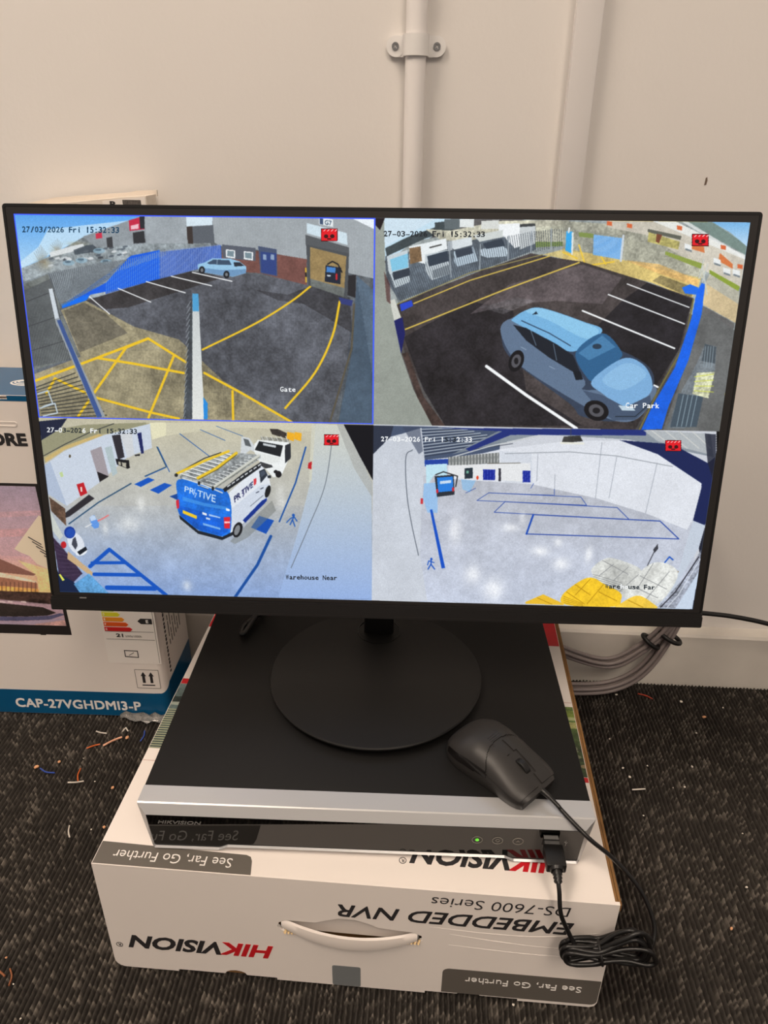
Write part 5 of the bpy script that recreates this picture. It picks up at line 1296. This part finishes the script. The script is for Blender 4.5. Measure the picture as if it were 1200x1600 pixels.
# ------------------------------------------------------------------ grey cables behind the carton, with ties
random.seed(3)
up_ = [(.150, .815, .100), (.205, .818, .0690), (.265, .820, .0540), (.304, .820, .0780), (.331, .819, .1165), (.345, .819, .160), (.350, .820, .215)]
lo_ = [(.140, .806, .020), (.222, .806, .0150), (.280, .816, .0190), (.318, .819, .0500), (.344, .825, .1120), (.357, .836, .165), (.362, .840, .215)]
def bundle(path, offs, grp, lab):
    for (dx, dz, dy) in offs:
        pts = []
        for i, p in enumerate(path):
            s = 1.0 if i < 3 else (.75 if i > 3 else .85)
            t = min(1, i / 4); nx_, nz_ = math.sin(t * 1.1), math.cos(t * 1.1)   # turn the stack with the bend
            pts.append((p[0] + (dx * nz_ - dz * nx_) * s, p[1] + dy + .0012 * math.sin(i * 2.3 + dx * 900), max(.0032, p[2] + (dz * nz_ + dx * nx_) * s * 1.0)))
        i = bundle.n; bundle.n += 1   # on up behind the monitor and into the trunking mouth
        c_, r_ = ((1, -1), (0, -1), (-1, -1), (-1, 0), (1, 1), (1, 0), (0, 1), (0, 0), (-1, 1))[i]
        for (x, y, z, nx_, nz_) in ((.348, .8380, .268, -.95, -.30), (.325, .8430, .308, -.60, -.80), (.262, .8500, .334, -.20, -.98), (.196, .8570, .348, -.30, -.95), (.158, .8605, .370, -.80, -.60), (.1456, .8615, .4000, -1, 0)):
            pts.append((x + c_ * .0066 * nx_, y + r_ * .0061, z + c_ * .0066 * nz_))
        o = tube_obj('network_cable', catmull(pts, 8), .0027, M_GREYCABLE, None, 8)
        tag(o, lab, 'cable', grp)
bundle.n = 0
bundle(up_, [(0, .0070, .002), (0, .0022, -.004), (0, -.0022, .004), (0, -.0070, -.001)], 'grey cables in the upper loop', 'grey network cable in the upper loop beside the skirting board')
bundle(lo_, [(0, .0080, .003), (0, .0040, -.004), (0, .0000, .004), (0, -.0040, -.003), (0, -.0085, .003)], 'grey cables in the lower loop', 'grey network cable in the lower loop sagging onto the carpet')
def tie(name, c, d, rad, label):
    c, d = Vector(c), Vector(d).normalized(); u = d.cross(Vector((0, 1, 0))).normalized(); v = u.cross(d)
    bm = bmesh.new(); tube(bm, [c + u * rad * math.cos(R(a)) * 1.05 + v * rad * .72 * math.sin(R(a)) for a in range(0, 360, 18)], .0030, 8, True)
    o = build('cable_tie', bm, M_TIE, None); autosmooth(o, 60); tag(o, label, 'cable tie')
tie('t', (.3150, .8190, .0930), (.6, 0, .8), .0130, 'black tie wrapped round the upper loop of grey cables')
tie('t', (.3395, .8200, .1010), (.45, 0, .9), .0150, 'black tie wrapped round the lower loop of grey cables')

# ------------------------------------------------------------------ bits on the carpet
WIRES = [('white', -.407, .697, -.392, .694), ('white', -.373, .699, -.371, .706), ('white', -.371, .706, -.366, .700), ('orange', -.407, .667, -.393, .675), ('pale', -.388, .673, -.370, .689), ('blue', -.344, .684, -.345, .702), ('blue', -.449, .631, -.428, .625), ('orange', -.395, .615, -.400, .634), ('white', -.406, .612, -.388, .615), ('white', -.377, .552, -.370, .537), ('brown', -.362, .394, -.355, .379), ('brown', -.370, .391, -.363, .387), ('red', .314, .822, .332, .812), ('white', .265, .648, .281, .650)]
WC = dict(white=(214, 206, 196), orange=(206, 100, 40), pale=(224, 170, 140), blue=(50, 80, 170), brown=(140, 84, 50), red=(180, 70, 50))
special = {3: 'orange wire offcut on the carpet beside the pale frayed one', 7: 'orange wire offcut touching a white one on the carpet', 4: 'pale frayed wire offcut on the carpet by the monitor carton', 5: 'short blue wire offcut near the corner of the monitor carton', 6: 'curved blue wire offcut on the carpet beside a crumb', 12: 'red wire offcut on the carpet by the skirting board', 13: 'white wire offcut on the carpet beside the brown-edged side of the recorder carton'}
for i, (c, x0, y0, x1, y1) in enumerate(WIRES):
    d = Vector((x1 - x0, y1 - y0, 0)); n = Vector((-d.y, d.x, 0)) * random.uniform(-.12, .12); mid = Vector(((x0 + x1) / 2, (y0 + y1) / 2, .0012)) + n
    o = tube_obj('wire_offcut', catmull([(x0, y0, .0009), mid, (x1, y1, .0011)], 5), .0009 if c != 'pale' else .0013, mat('wire_' + c, WC[c], .5), None, 6)
    if i in special: tag(o, special[i], 'wire offcut', 'wire offcuts on the carpet')
    elif c == 'white': tag(o, 'thin white wire offcut on the carpet between the two cartons', 'wire offcut', 'wire offcuts on the carpet')
    else: tag(o, 'thin brown wire offcut on the carpet far from the monitor carton', 'wire offcut', 'wire offcuts on the carpet')
CRUMBS = [(-.363, .689, 2.4), (-.455, .633, 2.7), (-.431, .643, 2.0), (-.375, .616, 1.1), (-.350, .608, 1.9), (-.338, .553, 1.8), (-.351, .549, 1.1), (-.371, .404, 1.2), (-.331, .353, .9), (-.352, .381, .9), (.392, .781, 2.6), (.370, .810, 2.2), (.262, .682, 1.6), (.267, .668, 1.6), (.348, .690, 1.6), (.329, .657, 1.5), (.321, .479, 1.7), (.353, .526, 1.3), (.374, .594, 1.1), (.269, .611, 1.1), (.256, .731, 1.2), (.284, .818, 1.8), (.293, .688, 1.2), (.100, .393, 1.1), (-.404, .651, .8), (.424, .802, 1.3), (.372, .750, 1.3), (.315, .655, .8)]
for i, (x, y, s) in enumerate(CRUMBS):
    bm = bmesh.new(); bmesh.ops.create_icosphere(bm, subdivisions=1, radius=s / 1000)
    for v in bm.verts: v.co = Vector((v.co.x * random.uniform(.7, 1.5), v.co.y * random.uniform(.7, 1.2), v.co.z * random.uniform(.4, .8)))
    bmesh.ops.rotate(bm, verts=bm.verts, matrix=Matrix.Rotation(random.random() * 6, 3, 'Z')); bmesh.ops.translate(bm, verts=bm.verts, vec=(x, y, s / 1000 * .45))
    tan = i in (0, 1, 2, 4, 5, 7, 10, 16)
    o = build('crumb', bm, mat('crumb_tan', (216, 160, 118), .8) if tan else mat('crumb_white', (216, 208, 196), .8))
    side = 'between the recorder carton and the monitor carton' if x < 0 else 'beside the brown-edged side of the recorder carton'
    tag(o, '%s on the carpet %s' % ('tan plaster crumb' if tan else 'tiny white crumb', side) if i != 23 else 'tiny white crumb on the carpet in front of the recorder carton', 'crumb', 'crumbs on the carpet')
